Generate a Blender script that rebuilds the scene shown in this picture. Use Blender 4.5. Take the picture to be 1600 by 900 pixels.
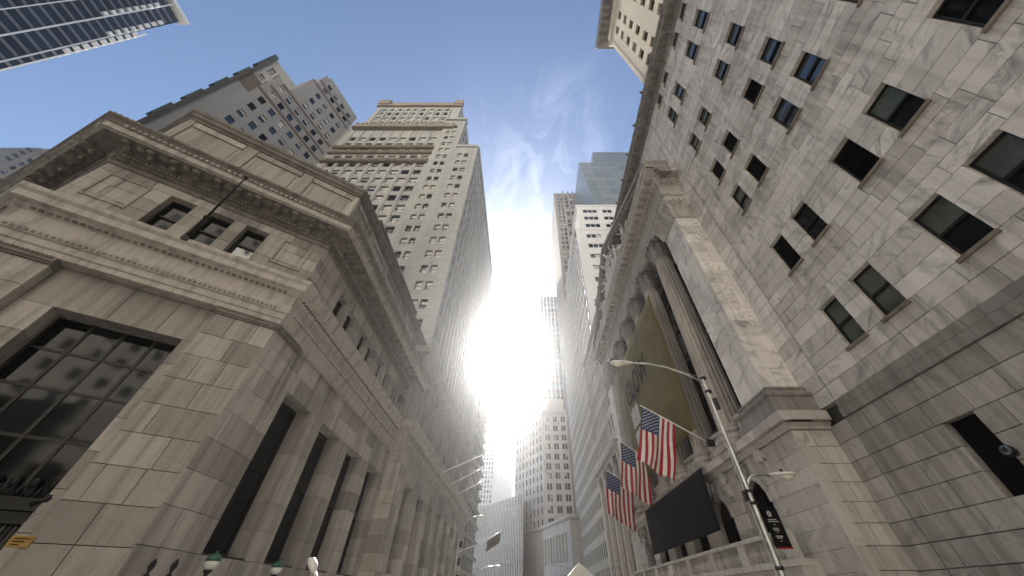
import bpy, bmesh, math, random
from mathutils import Vector, Matrix

SC = bpy.context.scene
COL = SC.collection
for _o in list(bpy.data.objects):
    bpy.data.objects.remove(_o)
R = math.radians

# ------------------------------------------------------------------ camera
# camera stands at the origin, 1.7 m above the street (ground is z = -1.7)
GZ = -1.7
cam_d = bpy.data.cameras.new("camera")
cam = bpy.data.objects.new("camera", cam_d)
COL.objects.link(cam)
cam_d.sensor_width = 36.0
cam_d.lens = 36.0 * 517.0 / 1600.0
cam_d.shift_x = -24.0 / 1600.0
PITCH = R(43.58)
cam.rotation_euler = (R(90) + PITCH, 0, 0)
cam_d.clip_start = 0.05
cam_d.clip_end = 6000
SC.camera = cam

# ------------------------------------------------------------------ sun, sky, exposure
SUN_DIR = Vector((-0.05, 0.85, 0.53)).normalized()
SUN_EL = math.asin(SUN_DIR.z)
SUN_AZ = math.atan2(SUN_DIR.x, SUN_DIR.y)
sun_d = bpy.data.lights.new("sun", 'SUN')
sun_d.energy = 5.0
sun_d.angle = R(0.5)
sun_d.color = (1.0, 0.95, 0.88)
sun = bpy.data.objects.new("sun", sun_d)
COL.objects.link(sun)
sun.rotation_euler = SUN_DIR.to_track_quat('Z', 'Y').to_euler()

world = bpy.data.worlds.new("World")
SC.world = world
world.use_nodes = True
wt = world.node_tree
wt.nodes.clear()


def wnode(t, **kw):
    n = wt.nodes.new(t)
    for k, v in kw.items():
        setattr(n, k, v)
    return n


def wmath(op, a, b=None):
    n = wnode('ShaderNodeMath', operation=op)
    for i, v in enumerate((a, b)):
        if v is None:
            continue
        if isinstance(v, (int, float)):
            n.inputs[i].default_value = v
        else:
            wt.links.new(v, n.inputs[i])
    return n.outputs[0]


sky = wnode('ShaderNodeTexSky', sky_type='NISHITA', sun_disc=False)
sky.sun_elevation = SUN_EL
sky.sun_rotation = SUN_AZ
sky.altitude = 10
sky.air_density = 1.0
sky.dust_density = 0.8
sky.ozone_density = 2.2
tc = wnode('ShaderNodeTexCoord')
nrm = wnode('ShaderNodeVectorMath', operation='NORMALIZE')
wt.links.new(tc.outputs['Generated'], nrm.inputs[0])
dot = wnode('ShaderNodeVectorMath', operation='DOT_PRODUCT')
wt.links.new(nrm.outputs[0], dot.inputs[0])
dot.inputs[1].default_value = SUN_DIR
cosang = dot.outputs['Value']
# bright aureole of the low sun in hazy air, two lobes falling off with the angle from the sun
pos = wmath('MAXIMUM', cosang, 0.0)
a1 = wmath('MULTIPLY', wmath('POWER', pos, 900.0), 60.0)
a2 = wmath('MULTIPLY', wmath('POWER', pos, 60.0), 6.0)
a3 = wmath('MULTIPLY', wmath('POWER', pos, 9.0), 0.8)
aur = wmath('ADD', wmath('ADD', a1, a2), a3)
aurc = wnode('ShaderNodeVectorMath', operation='SCALE')
aurc.inputs[0].default_value = (1.0, 0.95, 0.86)
wt.links.new(aur, aurc.inputs['Scale'])
# thin wisps of cloud: noise stretched along the sky, in direction space
mp = wnode('ShaderNodeMapping')
mp.inputs['Scale'].default_value = (6.5, 3.4, 3.4)
mp.inputs['Rotation'].default_value = (0.0, 0.0, R(8))
mp.inputs['Location'].default_value = (0.35, 0.2, 0.0)
wt.links.new(nrm.outputs[0], mp.inputs['Vector'])
n1 = wnode('ShaderNodeTexNoise')
n1.inputs['Scale'].default_value = 1.9
n1.inputs['Detail'].default_value = 8.0
n1.inputs['Roughness'].default_value = 0.6
n1.inputs['Distortion'].default_value = 1.1
wt.links.new(mp.outputs[0], n1.inputs['Vector'])
ramp = wnode('ShaderNodeValToRGB')
ramp.color_ramp.elements[0].position = 0.47
ramp.color_ramp.elements[1].position = 0.86
wt.links.new(n1.outputs['Fac'], ramp.inputs['Fac'])
# the wisps drift in one loose patch, high to the right of the sun
cdot = wnode('ShaderNodeVectorMath', operation='DOT_PRODUCT')
wt.links.new(nrm.outputs[0], cdot.inputs[0])
cdot.inputs[1].default_value = Vector((0.062, 0.47, 0.88)).normalized()
cmask = wmath('POWER', wmath('MAXIMUM', cdot.outputs['Value'], 0.0), 55.0)
cfac = wmath('MULTIPLY', ramp.outputs['Color'], cmask)
cl = wnode('ShaderNodeVectorMath', operation='SCALE')
cl.inputs[0].default_value = (2.6, 2.6, 2.7)
wt.links.new(cfac, cl.inputs['Scale'])
add1 = wnode('ShaderNodeVectorMath', operation='ADD')
wt.links.new(sky.outputs[0], add1.inputs[0])
wt.links.new(aurc.outputs[0], add1.inputs[1])
add2 = wnode('ShaderNodeVectorMath', operation='ADD')
wt.links.new(add1.outputs[0], add2.inputs[0])
wt.links.new(cl.outputs[0], add2.inputs[1])
bg = wnode('ShaderNodeBackground')
bg.inputs['Strength'].default_value = 0.055
wt.links.new(add2.outputs[0], bg.inputs['Color'])
wo = wnode('ShaderNodeOutputWorld')
wt.links.new(bg.outputs[0], wo.inputs['Surface'])

SC.view_settings.view_transform = 'Standard'
SC.view_settings.look = 'None'
SC.view_settings.gamma = 1.0
SC.view_settings.use_curve_mapping = False
SC.view_settings.exposure = 1.98

# ------------------------------------------------------------------ materials
MATS = {}


class NT:
    """small helper round a material's node tree"""

    def __init__(s, name):
        m = bpy.data.materials.new(name)
        m.use_nodes = True
        s.m = m
        s.t = m.node_tree
        s.b = s.t.nodes['Principled BSDF']
        MATS[name] = m

    def n(s, typ, **kw):
        q = s.t.nodes.new(typ)
        for k, v in kw.items():
            setattr(q, k, v)
        return q

    def put(s, v, sock):
        if isinstance(v, bpy.types.NodeSocket):
            s.t.links.new(v, sock)
        elif isinstance(v, (tuple, list)) and len(v) == 3 and sock.type == 'RGBA':
            sock.default_value = (*v, 1)
        else:
            sock.default_value = v

    def math(s, op, a, b=0.0, c=None):
        q = s.n('ShaderNodeMath', operation=op)
        s.put(a, q.inputs[0])
        s.put(b, q.inputs[1])
        if c is not None:
            s.put(c, q.inputs[2])
        return q.outputs[0]

    def vmath(s, op, a, b):
        q = s.n('ShaderNodeVectorMath', operation=op)
        s.put(a, q.inputs[0])
        s.put(b, q.inputs[3] if op == 'SCALE' else q.inputs[1])
        return q.outputs[0]

    def mix(s, f, a, b, mode='MIX'):
        q = s.n('ShaderNodeMix', data_type='RGBA', blend_type=mode)
        s.put(f, q.inputs[0])
        s.put(a, q.inputs[6])
        s.put(b, q.inputs[7])
        return q.outputs[2]

    def noise(s, vec, scale, detail=4, rough=0.55, dist=0.0):
        q = s.n('ShaderNodeTexNoise')
        s.put(vec, q.inputs['Vector'])
        q.inputs['Scale'].default_value = scale
        q.inputs['Detail'].default_value = detail
        q.inputs['Roughness'].default_value = rough
        q.inputs['Distortion'].default_value = dist
        return q.outputs['Fac']

    def ramp(s, f, p0, p1, c0=(0, 0, 0), c1=(1, 1, 1)):
        q = s.n('ShaderNodeValToRGB')
        e = q.color_ramp.elements
        e[0].position, e[1].position = p0, p1
        e[0].color, e[1].color = (*c0, 1), (*c1, 1)
        s.put(f, q.inputs[0])
        return q.outputs[0]

    def pos(s):
        return s.n('ShaderNodeNewGeometry').outputs['Position']

    def rnd(s):
        """one random number per stone: per object plus per mesh island"""
        a = s.n('ShaderNodeObjectInfo').outputs['Random']
        b = s.n('ShaderNodeNewGeometry').outputs['Random Per Island']
        return s.math('FRACT', s.math('ADD', a, b))

    def scale(s, v, sc):
        q = s.n('ShaderNodeMapping')
        s.put(v, q.inputs['Vector'])
        q.inputs['Scale'].default_value = sc
        return q.outputs[0]

    def bump(s, h, strength=0.3, dist=0.02):
        q = s.n('ShaderNodeBump')
        q.inputs['Strength'].default_value = strength
        q.inputs['Distance'].default_value = dist
        s.put(h, q.inputs['Height'])
        s.t.links.new(q.outputs[0], s.b.inputs['Normal'])

    def out(s, col=None, rough=0.7, metal=0.0, ior=None):
        if col is not None:
            s.put(col, s.b.inputs['Base Color'])
        s.put(rough, s.b.inputs['Roughness'])
        s.put(metal, s.b.inputs['Metallic'])
        if ior:
            s.b.inputs['IOR'].default_value = ior
        return s.m


def ashlar(name, c0, c1, dirt, dirt_amt=0.5, grain=0.25, streak=(6, 6, 0.3), lo=0.46, hi=0.75):
    k = NT(name)
    p = k.pos()
    r = k.rnd()
    off = k.vmath('ADD', p, k.vmath('SCALE', (37.0, 11.0, 53.0), r))
    base = k.mix(r, c0, c1)
    g = k.noise(off, 3.5, 6, 0.65)
    base = k.mix(k.math('MULTIPLY', g, grain), base, (0.08, 0.07, 0.06))
    # faint tooling lines, turned a different way on each stone
    rot = k.n('ShaderNodeVectorRotate', rotation_type='EULER_XYZ')
    k.put(off, rot.inputs['Vector'])
    rr = k.n('ShaderNodeCombineXYZ')
    for i in range(3):
        k.put(k.math('MULTIPLY', r, 7.0 + 3 * i), rr.inputs[i])
    k.put(rr.outputs[0], rot.inputs['Rotation'])
    fib = k.noise(k.scale(rot.outputs[0], (22, 2.2, 2.2)), 1.4, 5, 0.7, 0.6)
    base = k.mix(k.math('MULTIPLY', k.ramp(fib, 0.42, 0.75), 0.22), base, (0.1, 0.085, 0.07))
    st = k.noise(k.scale(p, streak), 0.55, 5, 0.6)
    base = k.mix(k.math('MULTIPLY', k.ramp(st, lo, hi), dirt_amt), base, dirt)
    fine = k.noise(off, 40, 3, 0.6)
    k.bump(k.math('ADD', k.math('MULTIPLY', fine, 0.5), fib), 0.25, 0.012)
    return k.out(base, k.math('ADD', 0.62, k.math('MULTIPLY', g, 0.25)))


def marble(name, c0, c1, vein, vein_amt, dirt, dirt_amt, lo=0.5, hi=0.8, rough=0.45):
    k = NT(name)
    p = k.pos()
    r = k.rnd()
    off = k.vmath('ADD', p, k.vmath('SCALE', (31.0, 57.0, 23.0), r))
    rot = k.n('ShaderNodeVectorRotate', rotation_type='EULER_XYZ')
    k.put(off, rot.inputs['Vector'])
    rr = k.n('ShaderNodeCombineXYZ')
    for i in range(3):
        k.put(k.math('MULTIPLY', r, 5.0 + 4 * i), rr.inputs[i])
    k.put(rr.outputs[0], rot.inputs['Rotation'])
    q = k.scale(rot.outputs[0], (0.7, 2.4, 1.1))
    v1 = k.noise(q, 0.8, 5, 0.55, 0.9)
    band = k.math('ABSOLUTE', k.math('SUBTRACT', v1, 0.5))
    veins = k.ramp(band, 0.0, 0.035, (1, 1, 1), (0, 0, 0))
    msk = k.ramp(k.noise(off, 0.7, 3, 0.5), 0.50, 0.66)
    smoky = k.ramp(k.noise(k.scale(rot.outputs[0], (0.55, 3.4, 1.5)), 0.85, 4, 0.55, 0.5), 0.54, 0.76)
    rt = k.math('FRACT', k.math('MULTIPLY', r, 17.3))
    base = k.mix(rt, c0, c1)
    base = k.mix(k.math('MULTIPLY', smoky, vein_amt * 0.9), base, vein)
    base = k.mix(k.math('MULTIPLY', k.math('MULTIPLY', veins, msk), vein_amt * 0.6), base, vein)
    st = k.noise(k.scale(p, (4.5, 4.5, 0.32)), 0.6, 6, 0.62)
    base = k.mix(k.math('MULTIPLY', k.ramp(st, lo, hi), dirt_amt), base, dirt)
    k.bump(k.noise(off, 25, 4, 0.6), 0.15, 0.01)
    return k.out(base, k.math('ADD', rough, k.math('MULTIPLY', v1, 0.25)))


def plain(name, col, rough=0.7, metal=0.0, var=0.0, sc=2.0, ior=None, bump=0.0):
    k = NT(name)
    c = col
    if var:
        p = k.pos()
        g = k.noise(p, sc, 5, 0.6)
        d = tuple(x * (1 - var) for x in col)
        b = tuple(min(1, x * (1 + var * 0.6)) for x in col)
        c = k.mix(k.ramp(g, 0.35, 0.68), d, b)
        if bump:
            k.bump(k.noise(p, sc * 12, 4, 0.6), bump, 0.02)
    return k.out(c, rough, metal, ior)


def bricked(name, c0, c1, mortar, scale, var=0.3, rough=0.8):
    """far walls whose courses are too small to build: fine coursing in two axes"""
    k = NT(name)
    p = k.pos()
    sep = k.n('ShaderNodeSeparateXYZ')
    k.put(p, sep.inputs[0])
    cb = k.n('ShaderNodeCombineXYZ')
    k.put(k.math('ADD', sep.outputs[0], sep.outputs[1]), cb.inputs[0])
    k.put(sep.outputs[2], cb.inputs[1])
    br = k.n('ShaderNodeTexBrick')
    k.put(cb.outputs[0], br.inputs['Vector'])
    br.inputs['Scale'].default_value = scale
    br.inputs['Color1'].default_value = (*c0, 1)
    br.inputs['Color2'].default_value = (*c1, 1)
    br.inputs['Mortar'].default_value = (*mortar, 1)
    br.inputs['Mortar Size'].default_value = 0.012
    st = k.noise(k.scale(p, (0.5, 0.5, 0.06)), 1.0, 5, 0.6)
    col = k.mix(k.math('MULTIPLY', k.ramp(st, 0.42, 0.72), var), br.outputs['Color'], tuple(x * 0.45 for x in c0))
    return k.out(col, rough)


def glass(name, col, rough=0.04, ior=1.7, var=0.0):
    k = NT(name)
    c = col
    if var:
        r = k.rnd()
        c = k.mix(r, tuple(x * (1 - var) for x in col), tuple(x * (1 + var) for x in col))
    p = k.pos()
    k.bump(k.noise(p, 1.1, 2, 0.5), 0.06, 0.02)
    return k.out(c, rough, 0.0, ior)


M_LIME = ashlar('limestone', (0.58, 0.535, 0.48), (0.31, 0.285, 0.255), (0.075, 0.067, 0.057), 0.65)
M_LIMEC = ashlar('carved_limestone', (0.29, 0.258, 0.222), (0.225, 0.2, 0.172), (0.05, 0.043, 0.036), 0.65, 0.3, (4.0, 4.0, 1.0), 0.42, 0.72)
M_MARB = marble('veined_marble', (0.79, 0.745, 0.695), (0.56, 0.525, 0.485), (0.13, 0.13, 0.135), 0.85, (0.19, 0.175, 0.155), 0.5, 0.46, 0.78)
M_MARBT = marble('temple_marble', (0.60, 0.555, 0.505), (0.43, 0.395, 0.36), (0.15, 0.135, 0.12), 0.6, (0.085, 0.072, 0.058), 0.45, 0.46, 0.76)
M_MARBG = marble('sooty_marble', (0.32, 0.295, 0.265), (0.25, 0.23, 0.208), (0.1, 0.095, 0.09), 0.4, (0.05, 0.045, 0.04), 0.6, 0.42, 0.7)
M_MARBL = marble('weathered_marble', (0.50, 0.465, 0.425), (0.34, 0.315, 0.285), (0.13, 0.12, 0.115), 0.6, (0.12, 0.105, 0.09), 0.75, 0.42, 0.72)
M_MARBS = marble('stained_marble', (0.70, 0.65, 0.59), (0.55, 0.51, 0.465), (0.13, 0.13, 0.135), 0.8, (0.15, 0.135, 0.115), 0.65, 0.42, 0.70)
M_SILL = ashlar('sill_stone', (0.30, 0.255, 0.20), (0.25, 0.21, 0.165), (0.08, 0.065, 0.05), 0.6, 0.5)
M_BRZ = plain('dark_bronze', (0.018, 0.016, 0.014), 0.45, 0.3, 0.4, 6)
M_IRON = plain('black_iron', (0.012, 0.012, 0.012), 0.5, 0.4)
M_GLD = glass('dark_glass', (0.008, 0.010, 0.011), 0.05, 1.32, 0.5)
M_GLB = glass('window_glass', (0.02, 0.032, 0.042), 0.04, 1.9, 0.6)
M_BLIND_GLINT = plain('blind_glint', (0.55, 0.52, 0.45), 0.6, 0, 0.25, 1.5)  # pale blinds; also paints the bright reflections in tower panes as colour
M_GREENB = plain('green_blind', (0.10, 0.115, 0.098), 0.35, 0, 0.4, 1.2, 1.6)
M_CORE = plain('mortar_core', (0.10, 0.09, 0.08), 0.9)
M_TWR = bricked('tower_stone', (0.36, 0.352, 0.328), (0.31, 0.305, 0.285), (0.23, 0.225, 0.21), 0.45, 0.5)
M_TWRB = bricked('tower_band_stone', (0.27, 0.225, 0.18), (0.23, 0.19, 0.15), (0.16, 0.14, 0.11), 0.6, 0.5)
M_GREY = bricked('grey_brick', (0.235, 0.235, 0.235), (0.21, 0.21, 0.212), (0.17, 0.17, 0.17), 1.6, 0.3)
M_BROWN = bricked('brown_brick', (0.115, 0.09, 0.074), (0.095, 0.075, 0.062), (0.1, 0.08, 0.06), 1.6, 0.3)
M_CREAM = bricked('cream_brick', (0.60, 0.54, 0.44), (0.55, 0.495, 0.405), (0.46, 0.41, 0.34), 0.9, 0.3)
M_WHITE = bricked('white_brick', (0.72, 0.70, 0.66), (0.68, 0.66, 0.62), (0.6, 0.58, 0.55), 0.9, 0.15)
M_IVORY = bricked('ivory_stone', (0.60, 0.585, 0.56), (0.56, 0.545, 0.52), (0.42, 0.4, 0.36), 0.5, 0.3)
M_STEEL = plain('galvanised_steel', (0.52, 0.52, 0.50), 0.38, 0.85, 0.25, 4)
M_POLEW = plain('white_painted_metal', (0.72, 0.70, 0.66), 0.4, 0.0, 0.15, 3)
M_GOLD = plain('gold_banner_cloth', (0.14, 0.112, 0.038), 0.75, 0, 0.25, 0.5, bump=0.2)
M_BLACKC = plain('black_banner_cloth', (0.008, 0.008, 0.010), 0.8)
M_INK = plain('black_ink', (0.006, 0.006, 0.006), 0.9)
M_PALEP = plain('pale_print', (0.50, 0.49, 0.50), 0.7)
M_RED = plain('flag_red', (0.30, 0.012, 0.025), 0.75, 0, 0.15, 3)
M_WHT = plain('flag_white', (0.62, 0.585, 0.54), 0.75, 0, 0.1, 3)
M_BLU = plain('flag_blue', (0.014, 0.03, 0.095), 0.75, 0, 0.15, 3)
M_ROOF = plain('roof_tar', (0.06, 0.055, 0.05), 0.9, 0, 0.3, 1)
M_COPP = plain('green_copper', (0.03, 0.055, 0.048), 0.6, 0, 0.4, 2)
M_ASPH = plain('granite_setts', (0.19, 0.18, 0.165), 0.85, 0, 0.3, 2, bump=0.3)
M_PAVE = plain('pavement_stone', (0.28, 0.27, 0.25), 0.8, 0, 0.25, 1.2, bump=0.2)
M_KERB = plain('kerb_granite', (0.33, 0.32, 0.31), 0.75, 0, 0.3, 5)
M_YEL = plain('yellow_sign_paint', (0.34, 0.21, 0.05), 0.7)
M_LENS = plain('lamp_lens', (0.75, 0.68, 0.55), 0.2)
M_GREENP = plain('green_paint', (0.02, 0.09, 0.06), 0.4)
for _m in (M_GOLD, M_BLACKC, M_RED, M_WHT, M_BLU, M_INK):
    _m.node_tree.nodes['Principled BSDF'].inputs['Specular IOR Level'].default_value = 0.05
M_GLOBE = plain('opal_globe', (0.72, 0.72, 0.68), 0.25)

# ------------------------------------------------------------------ helpers
W = {}                     # world matrix of everything built
I4 = Matrix.Identity(4)
rng = random.Random(7)


def _link(o, parent, world):
    COL.objects.link(o)
    if parent is not None:
        o.parent = parent
        o.matrix_basis = W[parent].inverted() @ world
    else:
        o.matrix_basis = world
    W[o] = world
    return o


def thing(name, label, cat, loc=(0, 0, 0), group=None, parent=None):
    o = bpy.data.objects.new(name, None)
    o.empty_display_size = 0.5
    _link(o, parent, Matrix.Translation(loc))
    if label:
        o['label'] = label
        o['category'] = cat
    if group:
        o['group'] = group
    return o


def tag(o, label, cat, group=None):
    o['label'] = label
    o['category'] = cat
    if group:
        o['group'] = group
    return o


def place(name, me, parent=None, world=I4, kind=None):
    o = bpy.data.objects.new(name, me)
    if kind:
        o['kind'] = kind
    return _link(o, parent, world)


class Fr:
    """upright wall frame: origin on plan, n = outward normal; u runs to the right as one faces the wall"""

    def __init__(s, x, y, nx, ny):
        l = math.hypot(nx, ny)
        s.p = Vector((x, y, 0))
        s.n = Vector((nx / l, ny / l, 0))
        s.u = Vector((-s.n.y, s.n.x, 0))

    def P(s, u, o, z):
        return s.p + s.u * u + s.n * o + Vector((0, 0, z))

    def M(s, u, o, z):
        m = Matrix.Identity(4)
        m.col[0] = (*s.u, 0)
        m.col[1] = (*(-s.n), 0)
        m.col[3] = (*s.P(u, o, z), 1)
        return m

    def off(s, o):
        q = s.p + s.n * o
        return Fr(q.x, q.y, s.n.x, s.n.y)


WORLD_FR = Fr(0, 0, 0, -1)   # u = +X, outward = -Y


class MB:
    def __init__(s):
        s.v, s.f, s.mi, s.sm = [], [], [], []

    def face(s, ids, mi=0, smooth=False):
        s.f.append(tuple(ids))
        s.mi.append(mi)
        s.sm.append(smooth)

    def add(s, pts):
        b = len(s.v)
        s.v.extend(Vector(p) for p in pts)
        return b

    def hexa(s, p, mi=0):
        """p: 8 points, bottom ring 0-3 then top ring 4-7"""
        b = s.add(p)
        for q in ((3, 2, 1, 0), (4, 5, 6, 7), (0, 1, 5, 4), (1, 2, 6, 5), (2, 3, 7, 6), (3, 0, 4, 7)):
            s.face([b + i for i in q], mi)

    def box(s, fr, u0, u1, o0, o1, z0, z1, mi=0):
        """box in a wall frame, o1 > o0 outward"""
        P = fr.P
        s.hexa([P(u0, o1, z0), P(u1, o1, z0), P(u1, o0, z0), P(u0, o0, z0),
                P(u0, o1, z1), P(u1, o1, z1), P(u1, o0, z1), P(u0, o0, z1)], mi)

    def xyz(s, x0, x1, y0, y1, z0, z1, mi=0):
        s.hexa([(x0, y0, z0), (x1, y0, z0), (x1, y1, z0), (x0, y1, z0),
                (x0, y0, z1), (x1, y0, z1), (x1, y1, z1), (x0, y1, z1)], mi)

    def cbox(s, fr, u0, u1, o0, o1, z0, z1, c=0.008, mi=0):
        """box with a chamfered front"""
        P = fr.P
        f = o1 - c
        b = s.add([P(u0, o0, z0), P(u1, o0, z0), P(u1, o0, z1), P(u0, o0, z1),
                   P(u0, f, z0), P(u1, f, z0), P(u1, f, z1), P(u0, f, z1),
                   P(u0 + c, o1, z0 + c), P(u1 - c, o1, z0 + c), P(u1 - c, o1, z1 - c), P(u0 + c, o1, z1 - c)])
        for a in range(4):
            n = (a + 1) % 4
            s.face((b + a, b + n, b + 4 + n, b + 4 + a), mi)
            s.face((b + 4 + a, b + 4 + n, b + 8 + n, b + 8 + a), mi)
        s.face((b + 8, b + 9, b + 10, b + 11), mi)
        s.face((b + 3, b + 2, b + 1, b), mi)

    def sweep(s, path, prof, mi=0, closed=False, sx=None):
        """moulding: profile [(out, z)] carried along a plan path, outward = left of travel, mitred"""
        n = len(path)
        P = [Vector((p[0], p[1])) for p in path]
        seg = []
        for i in range(n - 1):
            d = (P[i + 1] - P[i]).normalized()
            seg.append(Vector((-d.y, d.x)))
        m = len(prof)
        b = len(s.v)
        for i in range(n):
            if i == 0:
                mv = seg[0]
            elif i == n - 1:
                mv = seg[-1]
            else:
                a, c = seg[i - 1], seg[i]
                mv = (a + c) / (1 + a.dot(c))
            for (o, z) in prof:
                q = P[i] + mv * o
                s.v.append(Vector((q.x, q.y, z)))
        for i in range(n - 1):
            for j in range(m):
                k = (j + 1) % m
                s.face((b + i * m + j, b + i * m + k, b + (i + 1) * m + k, b + (i + 1) * m + j), mi)
        s.face([b + j for j in range(m)][::-1], mi)
        s.face([b + (n - 1) * m + j for j in range(m)], mi)

    def tube(s, pts, rad, seg=10, mi=0, cap=True, smooth=True):
        pts = [Vector(p) for p in pts]
        if not isinstance(rad, (list, tuple)):
            rad = [rad] * len(pts)
        b = len(s.v)
        up = None
        for i, p in enumerate(pts):
            t = (pts[min(i + 1, len(pts) - 1)] - pts[max(i - 1, 0)]).normalized()
            if up is None:
                up = t.orthogonal().normalized()
            up = (up - t * up.dot(t)).normalized()
            w = t.cross(up)
            for k in range(seg):
                a = 2 * math.pi * k / seg
                s.v.append(p + (up * math.cos(a) + w * math.sin(a)) * rad[i])
        for i in range(len(pts) - 1):
            for k in range(seg):
                n = (k + 1) % seg
                s.face((b + i * seg + k, b + i * seg + n, b + (i + 1) * seg + n, b + (i + 1) * seg + k), mi, smooth)
        if cap:
            s.face([b + k for k in range(seg)][::-1], mi)
            s.face([b + (len(pts) - 1) * seg + k for k in range(seg)], mi)

    def lathe(s, prof, c=(0, 0, 0), seg=24, mi=0, smooth=True):
        """prof [(r, z)] about a vertical axis"""
        b = len(s.v)
        c = Vector(c)
        for (r, z) in prof:
            for k in range(seg):
                a = 2 * math.pi * k / seg
                s.v.append(c + Vector((r * math.cos(a), r * math.sin(a), z)))
        for i in range(len(prof) - 1):
            for k in range(seg):
                n = (k + 1) % seg
                s.face((b + i * seg + k, b + i * seg + n, b + (i + 1) * seg + n, b + (i + 1) * seg + k), mi, smooth)
        s.face([b + k for k in range(seg)][::-1], mi)
        s.face([b + (len(prof) - 1) * seg + k for k in range(seg)], mi)

    def ball(s, c, r, seg=10, rings=7, mi=0, sc=(1, 1, 1)):
        c = Vector(c)
        b = len(s.v)
        for i in range(rings + 1):
            t = math.pi * i / rings
            for k in range(seg):
                a = 2 * math.pi * k / seg
                s.v.append(c + Vector((r * sc[0] * math.sin(t) * math.cos(a), r * sc[1] * math.sin(t) * math.sin(a), r * sc[2] * math.cos(t))))
        for i in range(rings):
            for k in range(seg):
                n = (k + 1) % seg
                s.face((b + i * seg + k, b + (i + 1) * seg + k, b + (i + 1) * seg + n, b + i * seg + n), mi, True)

    def mesh(s, name, mats):
        me = bpy.data.meshes.new(name)
        me.from_pydata([tuple(v) for v in s.v], [], s.f)
        if not isinstance(mats, (list, tuple)):
            mats = [mats]
        for m in mats:
            me.materials.append(m)
        for p, mi, sm in zip(me.polygons, s.mi, s.sm):
            p.material_index = mi
            p.use_smooth = sm
        bm = bmesh.new()
        bm.from_mesh(me)
        bmesh.ops.remove_doubles(bm, verts=bm.verts, dist=1e-5)
        bmesh.ops.recalc_face_normals(bm, faces=bm.faces)
        bm.to_mesh(me)
        bm.free()
        return me

    def build(s, name, mats, parent=None, kind=None, world=I4):
        """vertices are in world coordinates unless a world matrix is given"""
        return place(name, s.mesh(name, mats), parent, world, kind)


# camera projection, used only to decide which stones show largest
_ct, _st = math.cos(PITCH), math.sin(PITCH)


def proj(p):
    f = p.y * _ct + p.z * _st
    if f < 0.05:
        return None
    return (824 + 517 * p.x / f, 450 - 517 * (-p.y * _st + p.z * _ct) / f)


def shown(fr, u0, u1, z0, z1):
    q = [proj(fr.P(u, 0, z)) for u, z in ((u0, z0), (u1, z0), (u1, z1), (u0, z1))]
    if any(x is None for x in q):
        return 0.0
    cx = sum(x[0] for x in q) / 4
    cy = sum(x[1] for x in q) / 4
    if not (-30 < cx < 1630 and -30 < cy < 930):
        return 0.0
    return 0.5 * abs(sum(q[i][0] * q[(i + 1) % 4][1] - q[(i + 1) % 4][0] * q[i][1] for i in range(4)))


_stone_cache = {}


def stone_mesh(w, h, d, mat):
    key = (round(w, 2), round(h, 2), round(d, 2), mat.name)
    if key not in _stone_cache:
        b = MB()
        b.cbox(WORLD_FR, -key[0] / 2, key[0] / 2, -key[2], 0, -key[1] / 2, key[1] / 2, 0.009)
        _stone_cache[key] = b.mesh('stone', mat)
    return _stone_cache[key]


def courses(z0, z1, h, marks=()):
    """course boundaries from z0 to z1 near height h, meeting every mark"""
    ms = sorted({z0, z1, *[m for m in marks if z0 < m < z1]})
    out = [z0]
    for a, b in zip(ms, ms[1:]):
        n = max(1, round((b - a) / h))
        out += [a + (b - a) * (i + 1) / n for i in range(n)]
    return out


def rect_stones(fr, u0, u1, zs, lo, hi, openings=(), seed=1, o=0.0, align=None):
    """lay stones course by course round rectangular openings -> [(fr, ua, ub, za, zb, o)]"""
    r = random.Random(seed)
    res = []
    for ci, (za, zb) in enumerate(zip(zs, zs[1:])):
        zc = (za + zb) / 2
        spans = [(u0, u1)]
        for (a, b, c, d) in openings:
            if c < zc < d:
                ns = []
                for (s, e) in spans:
                    if b <= s or a >= e:
                        ns.append((s, e))
                    else:
                        if a - s > 0.02:
                            ns.append((s, a))
                        if e - b > 0.02:
                            ns.append((b, e))
                spans = ns
        for (s, e) in spans:
            L = e - s
            if L <= hi:
                cuts = [s, e]
            else:
                cuts = [s]
                first = lo * (0.5 + 0.5 * (ci % 2)) + r.uniform(0, hi - lo)
                x = s + first
                while e - x > lo * 0.6:
                    cuts.append(x)
                    x += r.uniform(lo, hi)
                cuts.append(e)
            for a, b in zip(cuts, cuts[1:]):
                res.append((fr, a, b, za, zb, o + r.uniform(-0.004, 0.005)))
    return res


def lay(stones, parent, mat, depth, joint=0.014, limit=295, name='stone'):
    """the stones that show largest become objects, the rest one joined part"""
    vis = [(shown(s[0], s[1], s[2], s[3], s[4]), i) for i, s in enumerate(stones)]
    vis.sort(reverse=True)
    solo = {i for a, i in vis[:limit] if a > 70}
    rest = MB()
    j = joint / 2
    nrest = 0
    for i, (fr, a, b, za, zb, o) in enumerate(stones):
        if b - a < 0.05:
            continue
        if i in solo:
            w, h = b - a - joint, zb - za - joint
            place(name, stone_mesh(w, h, depth, mat), parent, fr.M((a + b) / 2, o, (za + zb) / 2))
        else:
            nrest += 1
            rest.cbox(fr, a + j, b - j, o - depth, o, za + j, zb - j, 0.009)
    if nrest:
        rest.build('small_stones', mat, parent, 'stuff')


_win_cache = {}


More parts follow.
